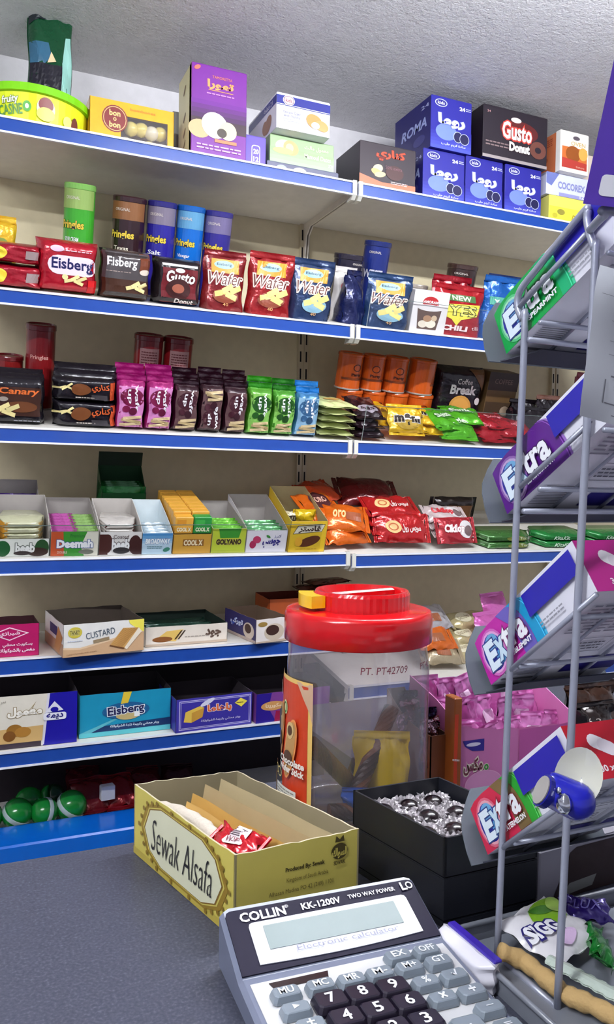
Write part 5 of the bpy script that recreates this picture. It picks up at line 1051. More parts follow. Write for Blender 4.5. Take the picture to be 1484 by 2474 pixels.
# ------------------------------------------------------------------ black cartons with foil chocolates
N0 = on(1076, 2243, 2, CT); zt = on(1076, 2022, 1, N0.y).z
Lt, Bt = on(854, 1906, 2, zt), on(1047, 1875, 2, zt); Nt = on(1076, 2022, 2, zt)
Rx = on(1299, 2080, 1, Nt.y).x; Rt = Vector((Rx, Nt.y+(Bt.y-Lt.y)*.5, zt)); Bt = Lt+(Rt-Nt)
seam = [CT+.0005, on(1075, 2224, 1, N0.y).z, on(1074, 2120, 1, N0.y).z, zt]
cq = [Nt, Rt, Bt, Lt]; bc = sum((Vector((q.x, q.y, 0)) for q in cq), Vector())/4
NAVY = M((22, 24, 32), 'card')
for k in range(3):
    z_0, z_1 = seam[k], seam[k+1]-.0012
    t = thing('black_carton', 'black carton, %s' % ('lowest of the stack under the foil chocolates', 'middle of the stack under the foil chocolates', 'open topmost one holding the foil chocolates')[k], 'box', Matrix.Translation((bc.x, bc.y, z_0)), None)
    L = [Vector((q.x-bc.x, q.y-bc.y, 0)) for q in cq]; hz = z_1-z_0
    if k < 2:
        mb = MB(); mb.prism(L, (0, 0, hz-.001)); mb.build('carton_body', NAVY, t); mb = MB(); mb.prism([q*.99 for q in L], (0, 0, .001)); o = mb.build('lid_flap', NAVY, t); o.location.z = hz-.001
    else:
        for i, nm in enumerate(('front_panel', 'side_panel', 'back_panel', 'side_panel')):
            P, Q = L[i], L[(i+1) % 4]; q = (-(P+Q)/2).normalized()*.002; mb = MB(); mb.prism([P, Q, Q+q, P+q], (0, 0, hz)); mb.build(nm, NAVY, t)
        mb = MB(); mb.prism([q*.98 for q in L], (0, 0, .002)); mb.build('base_panel', NAVY, t)
        # silver liner and chocolates
        def cell(fx, fy, z): return Vector((bc.x, bc.y, z_0+z)) + L[0]*(1-fx)*(1-fy)+L[1]*fx*(1-fy)+L[3]*(1-fx)*fy+L[2]*fx*fy
        first = None; hc = hz-.026
        spots = [(.21, .14), (.5, .13), (.79, .14), (.2, .37), (.5, .36), (.79, .38), (.21, .62), (.5, .63), (.79, .61), (.21, .86), (.5, .86), (.79, .86)]
        for j, (fx, fy) in enumerate(spots):
            pt = cell(fx, fy, .0025)
            mm = Matrix.Translation(pt) @ Matrix.Rotation(j*1.7, 4, 'Z') @ Matrix.Rotation(math.radians((j*37 % 9)-4), 4, 'X')
            if first is None:
                first = thing('foil_chocolate', 'dark chocolate in silver foil cup, first of the row at the near corner', 'chocolate', mm, 'chocolates in foil cups')
                V = []; F = []; nf = 40; rnd = random.Random(9); pr = [(.6, 0), (.75, hc*.5), (.9, hc), (1.0, hc+.006), (1.12, hc+.012), (1.02, hc+.010), (.8, hc+.004)]
                for s, z in pr:
                    for i in range(nf):
                        aa = 2*math.pi*i/nf; r_ = .0135*s*(1+(.10 if i % 2 else -.06)*(z/(hc+.012))+rnd.uniform(-.05, .05)*(z > hc)); V.append((r_*math.cos(aa), r_*math.sin(aa), z+rnd.uniform(-.0012, .0016)*(z > hc)))
                F = [(q*nf+i, q*nf+(i+1) % nf, (q+1)*nf+(i+1) % nf, (q+1)*nf+i) for q in range(len(pr)-1) for i in range(nf)]
                mesh('foil_cup', V, F, M((232, 226, 230), 'silver'), first)
                mb = MB(); mb.lathe([(.0108, hc+.002)]+[(.0108*math.cos(w*.26), hc+.005+.0085*math.sin(w*.26)) for w in range(7)], 20); mb.build('chocolate_dome', M((24, 14, 18), 'gloss'), first, True)
            else: copy_tree(first, mm, None, 'dark chocolate in silver foil cup, %s of the row %s' % (('first', 'second', 'third')[j % 3], ('at the near corner', 'behind the nearest', 'before the rear', 'beside the jar')[j//3]))
# ------------------------------------------------------------------ calculator
cTL = on(530, 2206, 2, .842); cTR = on(985, 2140, 2, .842)
yawc = math.radians(-2.6); WC = .157
mC = Matrix.Translation((cTL.x, cTL.y, CT)) @ Matrix.Rotation(yawc, 4, 'Z')
t = thing('desk_calculator', 'grey desktop calculator with a large display and dark number keys', 'calculator', mC)
LC = .19
Zp = [(0, .042), (-.05, .0215), (-LC, .012)]
def ztop(y):
    for (a0, z0_), (a1, z1_) in zip(Zp, Zp[1:]):
        if y >= a1: return z0_+(z1_-z0_)*(y-a0)/(a1-a0)
    return Zp[-1][1]
mb = MB()
def ring_at(y, ins=0): return [(ins, y, .004), (WC-ins, y, .004), (WC-ins, y, ztop(y)-.003), (WC-ins-.003, y, ztop(y)), (ins+.003, y, ztop(y)), (ins, y, ztop(y)-.003)]
ys = [(.002, .004), (0, 0), (-.02, 0), (-.05, 0), (-.12, 0), (-LC+.002, 0), (-LC, .003)]
V = []; F = []
for y_, i_ in ys: V += ring_at(y_, i_)
for k in range(len(ys)-1): F += [(k*6+j, k*6+(j+1) % 6, (k+1)*6+(j+1) % 6, (k+1)*6+j) for j in range(6)]
F += [(0, 1, 2, 3, 4, 5), tuple(range(len(V)-1, len(V)-7, -1))]
mesh('casing', V, F, M((112, 118, 138), 'paint'), t)
for x, y in ((.012, -.01), (WC-.012, -.01), (.012, -LC+.012), (WC-.012, -LC+.012)):
    mb = MB(); mb.lathe([(.006, .0003), (.006, .004)], 12, c=(x, y, 0)); mb.build('rubber_foot', M(BLACK, 'dull'), t)
# slanted display head
s0, s1 = Vector((0, -.0008, .042)), Vector((0, -.0495, .0218)); dv = s1-s0; nrm = Vector((0, -dv.z, dv.y)).normalized(); nrm = nrm if nrm.z > 0 else -nrm
Ls = dv.length
def head(p, q, o): return Vector((p, 0, 0)) + s0 + dv*(1-q/Ls) + nrm*(o)
def plate(nm, x0, x1, b0, b1, th, col, kind, lift=0, r=.004, bow=0, parent=None):
    pts = []
    n_ = 12
    for k in range(n_+1): pts.append((x0+(x1-x0)*k/n_, b0*Ls-bow*math.sin(math.pi*k/n_)))
    pts += [(x1, b1*Ls-r), (x1-r*.3, b1*Ls-r*.3), (x1-r, b1*Ls), (x0+r, b1*Ls), (x0+r*.3, b1*Ls-r*.3), (x0, b1*Ls-r)]
    mb = MB(); mb.prism([head(p, q, lift) for p, q in pts], nrm*th); return mb.build(nm, M(col, kind), parent or t)
hd = plate('display_panel', .003, WC-.003, .02, .985, .0012, (24, 20, 42), 'dull', 0)
plate('display_bezel', .017, WC-.015, .12, .74, .0008, (226, 228, 236), 'card', .0012, .003, .0018, hd)
plate('display_glass', .027, WC-.0265, .30, .66, .0004, (122, 138, 138), 'card', .0021, .0005, 0, hd)
p = Print(WC, Ls, lambda a, b, o: head(a, b, o+.0014)); p.text('COLLIN', .19, .845, .22, .15, (236, 236, 240), bold=.03).text('®', .31, .90, .02, .05, WHITE).text('KK-1200V', .48, .845, .2, .11, (226, 226, 234), bold=.03).text('TWO WAY POWER', .745, .86, .25, .07, (226, 226, 234), bold=.02).rect(.905, .80, .915, .94, WHITE).rect(.905, .80, .935, .83, WHITE).ring(.95, .87, .018, .06, WHITE, .35)
p.k = 12; p.text('Electronic calculator', .54, .235, .5, .08, (104, 104, 136)); p.build(t, 'panel_lettering')
# key field
def deck(x, y, o=0): return Vector((x, y, ztop(y)+o))
mb = MB(); y0_, y1_ = -.0565, -LC+.006
mb.prism([deck(.006, y0_, -.001), deck(.006, y1_, -.001), deck(WC-.006, y1_, -.001), deck(WC-.006, y0_, -.001)], (0, 0, .0017)); mb.build('key_field', M((206, 206, 208), 'paint'), t)
mb = MB(); mb.prism([deck(.018, -.0595, .0006), deck(.020, -.066, .0006), deck(.058, -.066, .0006), deck(.060, -.0595, .0006)], (0, 0, .0006)); mb.build('solar_cell', M((40, 24, 26), 'gloss'), t)
inv = mC.inverted()
def key_at(px, py):
    z_ = CT+.022
    for _ in range(4):
        q = inv @ on(px, py, 2, z_); z_ = CT+ztop(q.y)+.0062
    return q.x, q.y
GK, DK = (128, 138, 148), (30, 24, 40)
keys = [('EX', 963, 2303, 0), ('OFF', 1031, 2290, 0), ('M-', 918, 2345, 0), ('M+', 990, 2330, 0), ('GT', 1060, 2316, 0), ('MR', 850, 2360, 0), ('MC', 775, 2374, 0), ('MU', 692, 2392, 0), ('%', 1030, 2366, 0), ('√', 1098, 2350, 0), ('×', 1071, 2404, 0), ('÷', 1141, 2388, 0), ('−', 1184, 2428, 0), ('▸', 716, 2431, 0), ('±', 752, 2470, 0), ('=', 1228, 2472, 0), ('+', 1128, 2462, 1),
        ('7', 800, 2413, 2), ('8', 876, 2396, 2), ('9', 950, 2380, 2), ('4', 838, 2455, 2), ('5', 914, 2436, 2), ('6', 989, 2418, 2), ('3', 1030, 2462, 2)]
KP = [(s, *key_at(px, py), ty) for s, px, py, ty in keys]
dd = {s: (x, y) for s, x, y, ty in KP}
for s, bs in (('2', '5'), ('1', '4')):
    KP.append((s, dd[bs][0]+(dd['3'][0]-dd['6'][0]), dd[bs][1]+(dd['3'][1]-dd['6'][1]), 2))
for s, x, y, ty in KP:
    if y < -LC+.008 or x > WC-.006: continue
    hw, hh_, hz = {0: (.0100, .0060, .0055), 1: (.0108, .0135, .0055), 2: (.0114, .0088, .0065)}[ty]
    if ty == 1: y -= .007
    mb = MB(); zb = ztop(y)+.0007; R = [(hw, hh_, 0), (hw, hh_, hz*.3), (hw*.88, hh_*.86, hz*.9), (hw*.8, hh_*.76, hz)]; V = []
    for w_, h_, z in R:
        c_ = .0018
        V += [(x-w_+c_, y-h_, zb+z), (x+w_-c_, y-h_, zb+z), (x+w_, y-h_+c_, zb+z), (x+w_, y+h_-c_, zb+z), (x+w_-c_, y+h_, zb+z), (x-w_+c_, y+h_, zb+z), (x-w_, y+h_-c_, zb+z), (x-w_, y-h_+c_, zb+z)]
    F = [(q*8+j, q*8+(j+1) % 8, q*8+8+(j+1) % 8, q*8+8+j) for q in range(3) for j in range(8)] + [tuple(range(24, 32))]
    ko = mesh('key', V, F, M(DK if ty == 2 else GK, 'paint'), t)
    p = Print(2*hw, 2*hh_, lambda a, b, o, x=x, y=y, hw=hw, hh_=hh_, zb=zb, hz=hz: (x-hw+a, y-hh_+b, zb+hz+o))
    if s == '▸': p.poly([(.4, .3), (.4, .7), (.62, .5)], WHITE)
    else:
        ww = {1: .26, 2: .5, 3: .6}[len(s)]; p.text(s, .5, .5, ww*(1.0 if s not in '−' else 1), {'−': .06, '=': .2}.get(s, .56 if ty != 1 else .22), (236, 238, 242), bold=.02)
    p.build(ko, 'key_legend')

# ------------------------------------------------------------------ wire gum rack
XR = .371; WIRE = M((164, 168, 184), 'metal'); XW = .13
def rk(px, py, x=XR): return on(px, py, 0, x)
F0, F1 = Vector((XR, .478, CT+.003)), rk(1268, 800); N0_, N1 = Vector((XR, .413, CT+.003)), rk(1438, 640)
Ftop = [F1, rk(1262, 770), rk(1252, 745), rk(1256, 705), rk(1299, 648), rk(1410, 513), rk(1420, 509), rk(1419, 530), rk(1424, 560), rk(1436, 600), N1]
rack = thing('gum_rack', 'grey wire display rack holding sloping gum boxes', 'rack', Matrix.Translation((XR, .445, CT)))
def wire(nm, P, r=.0027, parent=rack, n=8):
    mb = MB(); mb.tube([Vector(q)-Vector((XR, .445, CT)) for q in P], r, n); return mb.build(nm, WIRE, parent, True)
for dx in (0, XW):
    off = Vector((dx, 0, 0))
    wire('side_frame', smooth_path([F0+off, F0.lerp(F1, .33)+off, F0.lerp(F1, .66)+off]+[q+off for q in Ftop]+[N1.lerp(N0_, .33)+off, N1.lerp(N0_, .66)+off, N0_+off], 5), .0025)
    wire('foot_rail', [F0+off, N0_+off], .0026)
# gum boxes on their trays
As = [rk(1225, 855, XR+.006), rk(1227, 1242, XR+.006), rk(1188, 1655, XR+.006), rk(1180, 2065, XR+.006)]
sl = math.atan2(.0835, .1055); e1 = Vector((0, -math.cos(sl), math.sin(sl))); e2 = Vector((0, math.sin(sl), math.cos(sl))); GL, GH, GW = .137, .0395, .108
PRI = [((10, 160, 70), (20, 170, 110), (70, 200, 150), 'SPEARMINT', 'green spearmint gum box on the topmost tray of the rack'), ((86, 24, 128), (86, 24, 128), (150, 110, 190), 'BLACKCURRANT', 'purple gum box on the second tray of the rack'), ((190, 36, 160), (20, 150, 200), (60, 180, 220), 'BUBBLEMINT', 'magenta and cyan gum box on the third tray of the rack'), ((206, 40, 76), (40, 160, 50), (120, 200, 110), 'WATERMELON', 'red and green watermelon gum box on the lowest tray of the rack')]
END = [(20, 130, 120), (90, 40, 140), (176, 36, 130), (186, 24, 44)]
e1b, e2b = e1, e2; ends = [rk(1379, 697, XR+.006), rk(1420, 1064, XR+.006), rk(1430, 1442, XR+.006), rk(1338, 1950, XR+.006)]
for k, Ak in enumerate(As):
    sl = math.atan2(ends[k].z-Ak.z, Ak.y-ends[k].y); e1 = Vector((0, -math.cos(sl), math.sin(sl))); e2 = Vector((0, math.sin(sl), math.cos(sl)))
    main, band, edge, word, lb = PRI[k]
    Mg = Matrix.Translation(Ak) @ Matrix((( 1, 0, 0, 0), (0, e1.y, e2.y, 0), (0, e1.z, e2.z, 0), (0, 0, 0, 1)))
    # local axes: x along the rack, y up the slope (towards the cashier), z out of the tray
    t = thing('gum_box', lb, 'gum box', Mg, 'gum boxes on the wire rack')
    prof = [(0, 0), (GL, 0), (GL, GH), (.022, GH), (.008, GH*.97), (0, GH*.9)]
    mb = MB(); mb.prism([(0, y, z) for y, z in prof], (GW, 0, 0)); mb.build('carton_body', M((226, 226, 236)), t)
    p = Print(GL, GH, lambda a, b, o: (-o, a, b)); mc = main
    arc = lambda c0, bulge, n=12: [(c0+.13*math.sqrt(max(0, 1-(j/n)**2)), j/n) for j in range(n+1)]
    p.poly([(0, 0), (0, .9), (.06, .97), (.16, 1)]+list(reversed(arc(.36, .08))), mc)
    p.poly(arc(.36, .08)+list(reversed(arc(.45, .08))), band).poly(arc(.445, .08)+list(reversed(arc(.46, .08))), edge).poly(arc(.43, .08)+list(reversed(arc(.436, .08))), tuple(min(255, x+60) for x in band))
    if k in (2, 3): p.poly([(.38, .0), (.49, 0)]+arc(.36, .08)[1:]+[(.26, 1), (.36, .6)], tuple((x+y)//2 for x, y in zip(main, band)))
    for f_, cc in ((1.28, tuple(int(x*.7+255*.3) for x in main)), (1.14, tuple(int(x*.4+255*.6) for x in main)), (1.0, (30, 28, 150))): p.ell(.14, .46, .092*f_, .36*f_, cc)
    p.ell(.15, .64, .06, .17, (110, 170, 214)).ell(.19, .3, .04, .14, (80, 150, 200))
    p.text('E', .12, .43, .1, .56, (226, 240, 250), bold=.05, out=(40, 60, 130), ow=.035).text('x', .215, .41, .09, .42, (206, 230, 244), bold=.05, out=(40, 70, 130), ow=.035)
    p.text('tra', .36, .49, .22, .46, (244, 246, 250), bold=.035, out=tuple(int(x*.6) for x in main), ow=.03).text(word, .36, .17, .24, .1, (244, 244, 248), bold=.04)
    p.rect(.53, .45, .97, .90, (34, 28, 160)).lines(.68, .2, .2, .14, 2, (150, 150, 160)); p.build(t)
    p = Print(GW, GH, lambda a, b, o: (a, GL+o, b)); p.rect(0, 0, 1, 1, END[k]).rrect(.14, .5, .29, .76, (244, 240, 244), .5, -30).rrect(.2, .4, .35, .66, (232, 224, 232), .5, -30).text('30 x 10 PELLETS', .36, .18, .44, .12, (244, 236, 240), bold=.03); p.build(t, 'end_print')
    # underside with small print
    p = Print(GW, GL, lambda a, b, o: (a, b, -o)); p.rect(.5, .1, 1, .28, (40, 34, 120)).rect(.03, .06, .34, .08, (120, 120, 130))
    for j in range(12): p.k = 4; p.rect(.06, .12+.016*j, .3, .126+.016*j, (96, 96, 110))
    p.rect(.3, .36, .62, .365, (90, 90, 104)).rect(.3, .52, .62, .525, (90, 90, 104)).rect(.3, .36, .305, .525, (90, 90, 104)).rect(.615, .36, .62, .525, (90, 90, 104)).lines(.46, .44, .24, .1, 3, (80, 80, 96)).lines(.5, .74, .8, .3, 9, (130, 130, 146)); p.build(t, 'underside_print')
    # display lip standing at the low end, wider than the box
    Pp = Ak - e1*.005
    outl = [(1149, 1513), (1137, 1540), (1126, 1577), (1127, 1605), (1136, 1645), (1148, 1678)]
    loc = []
    P2 = As[2] - e1b*.005
    for px, py in outl:
        h = plane_hit(px, py, P2, e1b); loc.append((h.x-P2.x, (h-P2).dot(e2b)))
    loc = loc + [(GW+.012, loc[-1][1]), (GW+.012, loc[0][1])]
    mb = MB(); mb.prism([(x, -.005, z) for x, z in loc], (0, -.0012, 0)); mb.build('display_lip', M((92, 98, 106), 'dull'), t)
    # tray wires
    lo = lambda x, y, z: Ak+Vector((x, 0, 0))+e1*y+e2*z
    x_, X2 = -.006, XW-.006
    if k < 2: wire('tray_rail', [rk(1255, 741), rk(1416, 566)] if k == 0 else [rk(1258, 1176), rk(1418, 1028)], .0019)
    if k > 1: wire('tray_rail', [lo(x_, .03, -.004), lo(x_, GL+.004, -.004)], .0019)
    for xx in (.03, .075): wire('tray_rail', [lo(xx, .004, -.003), lo(xx, GL+.004, -.003)], .0014)
    for yy in (.045, .115): wire('tray_crossbar', [lo(x_, yy, -.0062), lo(X2, yy, -.0062)], .0018)
    mb = MB(); mb.prism([(-.004, -.0045, loc[-1][1]*0+min(z for x, z in loc)), (GW+.012, -.0045, min(z for x, z in loc)), (GW+.012, .02, -.009), (.016, .02, -.009)], (0, 0, .001)); mb.build('shaded_fold', M((40, 42, 56), 'dull'), t)  # fold below the lip; the shading under the tray is in its dark colour
    mb = MB(); 
wire('top_crossbar', smooth_path([rk(1426, 556), on(1462, 519, 1, .366), on(1500, 514, 1, .360), Vector((XR+XW, .360, on(1500, 514, 1, .360).z)), Vector((XR+XW, rk(1426, 556).y, rk(1426, 556).z))], 6), .0027)
for py in (793, 1208): q = rk(1278 if py < 900 else 1265, py); q = q-Vector((0, 0, .008)); wire('back_crossbar', [q, q+Vector((XW, 0, 0))], .0021)
# base tray of the rack with odds and ends
tz = CT+.0165
pA, pB = on(1118, 2238, 2, tz), on(1215, 2345, 2, tz)
ty0, ty1 = .33, pA.y+.002; tx0 = pB.x-.004
t = thing('base_tray', 'shallow grey plastic tray with a rounded rim under the gum rack', 'tray', Matrix.Translation((tx0, ty1, CT+.0005)))
TW, TD = .2, ty1-ty0; TG = M((118, 122, 132), 'paint')
mb = MB(); mb.box(.003, TW-.003, -TD+.003, -.003, 0, .0025); mb.build('tray_floor', TG, t)
rim = [(.0, -TD, .014), (.0, -.012, .014), (.0035, -.0035, .014), (.012, 0, .014), (TW-.012, 0, .014), (TW-.0035, -.0035, .014), (TW, -.012, .014), (TW, -TD, .014)]
mb = MB(); mb.tube(rim, .0022, 8); mb.build('tray_rim', TG, t, True)
mb = MB()
for q0, q1 in zip(rim, rim[1:]): mb.add([(q0[0], q0[1], 0), (q1[0], q1[1], 0), q1, q0], [(0, 1, 2, 3)])
mb.build('tray_wall', TG, t)
fz = CT+.0035
def flat(px, py, z): return on(px, py, 2, z)
q = flat(1325, 2270, fz+.008)
t2, p = bag('tissue_sachet', 'white, green and purple sachet with rounded letters in the grey tray', Matrix.Translation((q.x, q.y, fz+.014)) @ Matrix.Rotation(math.radians(18), 4, 'Z') @ Matrix.Translation((0, -.028, .004)) @ Matrix.Rotation(math.radians(-80), 4, 'X'), .066, .052, .014, (228, 226, 230), 'pillow', 250, kind='gloss', crk=.0015, seals=())
p.ell(.62, .66, .32, .24, (120, 170, 30)).ell(.56, .74, .2, .1, (60, 120, 30), -15).ell(.8, .7, .12, .14, (160, 196, 90)).ell(.42, .2, .16, .1, (220, 190, 226)).text('SIGG', .26, .46, .46, .26, (240, 240, 246), bold=.05, out=(40, 34, 110), ow=.09, rot=-12); p.build(t2)
mb = MB(); P0 = [flat(1208, 2298, fz+.014)]+[flat(px, py, fz+.008) for px, py in ((1265, 2322), (1320, 2365), (1370, 2403), (1430, 2428), (1500, 2465))]
mb.tube(smooth_path(P0, 5), [.0062+.0006*math.sin(i*2.1)+.0004*math.sin(i*5.3) for i in range(26)], 12); o = mb.build('chewing_stick', M((190, 158, 104), 'matte'), None, True); tag(o, 'pale brown twig stick lying across the grey tray', 'stick')
q0, q1 = flat(1325, 2315, fz+.016), flat(1484, 2400, fz+.012); dv = (q1-q0).normalized(); sd = Vector((-dv.y, dv.x, 0))
mb = MB()
def strip(u, v):
    w_ = .011+.004*u; zig = .0010*(int(u*26) % 2) if v in (0, 1) else 0
    return q0+dv*(u*.105)+sd*((v-.5)*2*(w_*.5+zig)) + Vector((0, 0, .002*math.sin(math.pi*v)))
mb.grid(strip, 52, 4); mb.grid(lambda u, v: strip(1-u, v)-Vector((0, 0, .0012)), 52, 4); o = mb.build('plastic_strip', M((196, 210, 198), 'gloss'), None); tag(o, 'white and green plastic strip with serrated edges in the grey tray', 'plastic strip')
q = flat(1405, 2208, fz+.01)
t2, p = bag('purple_pouch', 'dark purple pouch lying behind the white and green sachet', Matrix.Translation((q.x, q.y-.01, fz+.013)) @ Matrix.Rotation(math.radians(-30), 4, 'Z') @ Matrix.Rotation(math.radians(-70), 4, 'X'), .036, .022, .010, (50, 30, 120), 'pillow', 252, seals=('left',)); p.text('LUX', .5, .5, .6, .4, (120, 110, 190)); p.build(t2)
q = flat(1452, 2262, fz+.012)
t2, p = bag('green_wrapper', 'twisted green cellophane wrapper beside the purple pouch', Matrix.Translation((q.x, q.y-.012, fz+.012)) @ Matrix.Rotation(math.radians(60), 4, 'Z') @ Matrix.Rotation(math.radians(-60), 4, 'X'), .046, .018, .012, (20, 120, 40), 'pillow', 253, seals=('left', 'right'), crk=.004); p.build(t2)
# white pouch between calculator and tray
q0, q1 = on(1085, 2265, 2, CT+.012), on(1200, 2365, 2, CT+.012); dv = (q1-q0); ang = math.atan2(dv.y, dv.x)
t2, p = bag('white_pouch', 'slim white pouch with a purple band squeezed beside the calculator', Matrix.Translation(((q0+q1)/2).xy.to_3d()+Vector((0, 0, CT+.001))) @ Matrix.Rotation(ang, 4, 'Z') @ Matrix.Translation((0, -.014, 0)), dv.length*1.1, .022, .02, (230, 228, 238), 'brick', 254, kind='gloss', crk=.0003, seals=())
mb = MB(); mb.box(-dv.length*.5, dv.length*.5, .012, .019, .0215, .0235, b=.0008); mb.build('purple_fold', M((60, 40, 160), 'gloss'), t2)
# ------------------------------------------------------------------ blue torch clipped to the near post
pz = Vector((XR-.012, rk(1400, 1900).y-.012, 0)); nrm_ = ray(1360, 1905).normalized(); P0 = CAM+ray(1360, 1905)*.415
def tp(px, py, dz=0): return plane_hit(px, py, P0+nrm_*dz, nrm_)
a0, a1 = tp(1318, 1900), tp(1392, 1935)
t = thing('clip_torch', 'glossy blue plastic torch with an oval grey lens clipped to the rack', 'torch', Matrix.Translation(tp(1360, 1915)))
o0 = tp(1360, 1915); R_ = (tp(1392, 1978)-tp(1392, 1880)).length/2
mb = MB(); path = [a0+(a1-a0)*(j/12) for j in range(13)]; rr = [R_*.80, R_*.86, R_*.9]+[R_*(.92+.008*j) for j in range(10)]
for j in range(1, 6): path.append(a1+(a1-a0).normalized()*R_*math.sin(j*.314)); rr.append(R_*max(.02, math.cos(j*.314)))
mb.tube([q-o0 for q in path], rr, 28); mb.build('torch_body', M((20, 24, 160), 'gloss'), t, True)
axd = (a1-a0).normalized(); ln_c = tp(1325, 1916, -.004)-o0; ln_n = (-axd*.75 - nrm_*.6).normalized(); e_1 = Vector((0, 0, 1)); e_1 = (e_1-ln_n*e_1.dot(ln_n)).normalized(); e_2 = ln_n.cross(e_1)
mb = MB(); mb.prism([ln_c+e_1*math.cos(w*.314)*R_*.86+e_2*math.sin(w*.314)*R_*.62 for w in range(20)], ln_n*R_*.42); mb.build('torch_head', M((16, 20, 130), 'gloss'), t)
mb = MB(); mb.prism([ln_c+ln_n*R_*.43+e_1*math.cos(w*.314)*R_*.76+e_2*math.sin(w*.314)*R_*.52 for w in range(20)], ln_n*.0008); mb.build('torch_lens', M((150, 146, 142), 'gloss'), t)
for px, py, s in ((1350, 1911, .0016), (1364, 1942, .0042)):
    q = tp(px, py, -R_*.9)-o0; mb = MB(); mb.lathe([(0, -s)]+[(s*math.cos(w), s*1.3*math.sin(w)) for w in (-1, -.5, 0, .5, 1)]+[(0, s*1.3)], 12, c=tuple(q)); mb.build('steel_button', M((210, 214, 226), 'chrome'), t, True)
cc = tp(1405, 1880, .006)-o0; dn = (nrm_*-.9+Vector((-.5, 0, .2))).normalized(); f1 = Vector((.3, 0, 1)); f1 = (f1-dn*f1.dot(dn)).normalized(); f2 = dn.cross(f1)
mb = MB(); mb.grid(lambda u, v: cc+(f1*math.cos(u*2*math.pi)*1.0+f2*math.sin(u*2*math.pi)*.8)*R_*1.55*max(v, .02)+dn*.006*(v*v), 28, 6); mb.build('translucent_dish', M((206, 206, 190), 'gloss'), t, True)
pc = min((N0_.lerp(N1, f/200) for f in range(201)), key=lambda q: (q-o0-nrm_*(q-o0).dot(nrm_)).length)
mb = MB(); mb.tube([Vector(), (pc-o0)*.5, (pc-o0)], .004, 10); mb.build('clip_arm', M((16, 20, 130), 'gloss'), t, True)
# ------------------------------------------------------------------ paper slip and purple carton on the rack
Pq = CAM+ray(1450, 850)*.405; nq = (ray(1450, 850).normalized()*-1+Vector((-.25, 0, .15))).normalized()
L_ = [(1450, 640), (1441, 700), (1432, 770), (1422, 850), (1412, 930), (1402, 1004)]
le = [plane_hit(px, py, Pq, nq) for px, py in L_]; rx = Vector((.055, -.012, -.012))
mb = MB()
def paper(u, v):
    f = v*(len(le)-1); i = min(int(f), len(le)-2); q = le[i].lerp(le[i+1], f-i)
    return q+rx*u + nq*(.003*math.sin(u*5+v*3)+.002*math.sin(v*9))
po = Vector(le[-1]); mb.grid(lambda u, v: paper(u, v)-po, 14, 20)
mb.grid(lambda u, v: paper(1-u, v)-po-nq*.0003, 14, 20)
o = mb.build('paper_slip', M((196, 200, 208), 'dull'), None, True, Matrix.Translation(po)); tag(o, 'creased grey-white paper slip hanging on the gum rack', 'paper')
p = Print(1, 1, lambda a, b, o_: paper(a, 1-b)-po+nq*(o_*.6+.0002), True)
for b in (.62, .5, .42): p.k = 1; p.rect(.2, b, .9, b+.004, (150, 152, 160))
for a0_, b0_, a1_, b1_ in ((.25, .29, .95, .30), (.22, .12, .95, .128), (.2, .12, .21, .27), (.3, .22, .45, .245), (.3, .05, .95, .056)): p.k = 1; p.rect(a0_, b0_, a1_, b1_, (110, 110, 120))
p.k = 1; p.rect(.08, .78, .3, .783, (120, 120, 130)); p.build(o, 'ruled_print')
# purple carton lying on the top of the rack
Pb = CAM+ray(1450, 330)*.43; nb = (ray(1450, 330).normalized()*-1+Vector((-.1, 0, -.05))).normalized()
c00, c01 = plane_hit(1409, 492, Pb, nb), plane_hit(1487, 130, Pb, nb); up_ = (c01-c00); rt = up_.cross(nb).normalized()*-1
rt = rt if rt.x > 0 else -rt
t = thing('purple_carton', 'tilted purple carton with a white barcode label on top of the gum rack', 'box', Matrix.Translation(c00))
Wp, Hp = .085, up_.length; un = up_.normalized()
mb = MB(); mb.prism([Vector(), rt*Wp, rt*Wp+un*Hp, un*Hp], -nb*.03); mb.build('carton_body', M((86, 56, 170), 'card'), t)
p = Print(Wp, Hp, lambda a, b, o_: rt*a+un*b+nb*o_); p.rrect(.08, .07, .75, .22, (232, 232, 240), .2)
for j, w_ in enumerate((.012, .006, .02, .008, .012, .006, .016, .01, .022, .006, .012, .02, .008)): p.k = 3; p.rect(.18+.036*j, .09, .18+.036*j+w_*1.1, .2, (130, 136, 150))
for j in range(6): p.k = 3; p.rect(.14, .29+.04*j, .8, .293+.04*j, (170, 150, 220)); p.k = 3; p.lines(.36, .31+.04*j, .36, .018, 1, (150, 130, 210))
p.rect(.14, .29, .15, .5, (170, 150, 220)); p.build(t)

# ------------------------------------------------------------------ goods behind the rack
G = Frame(.87, CT+.0005)
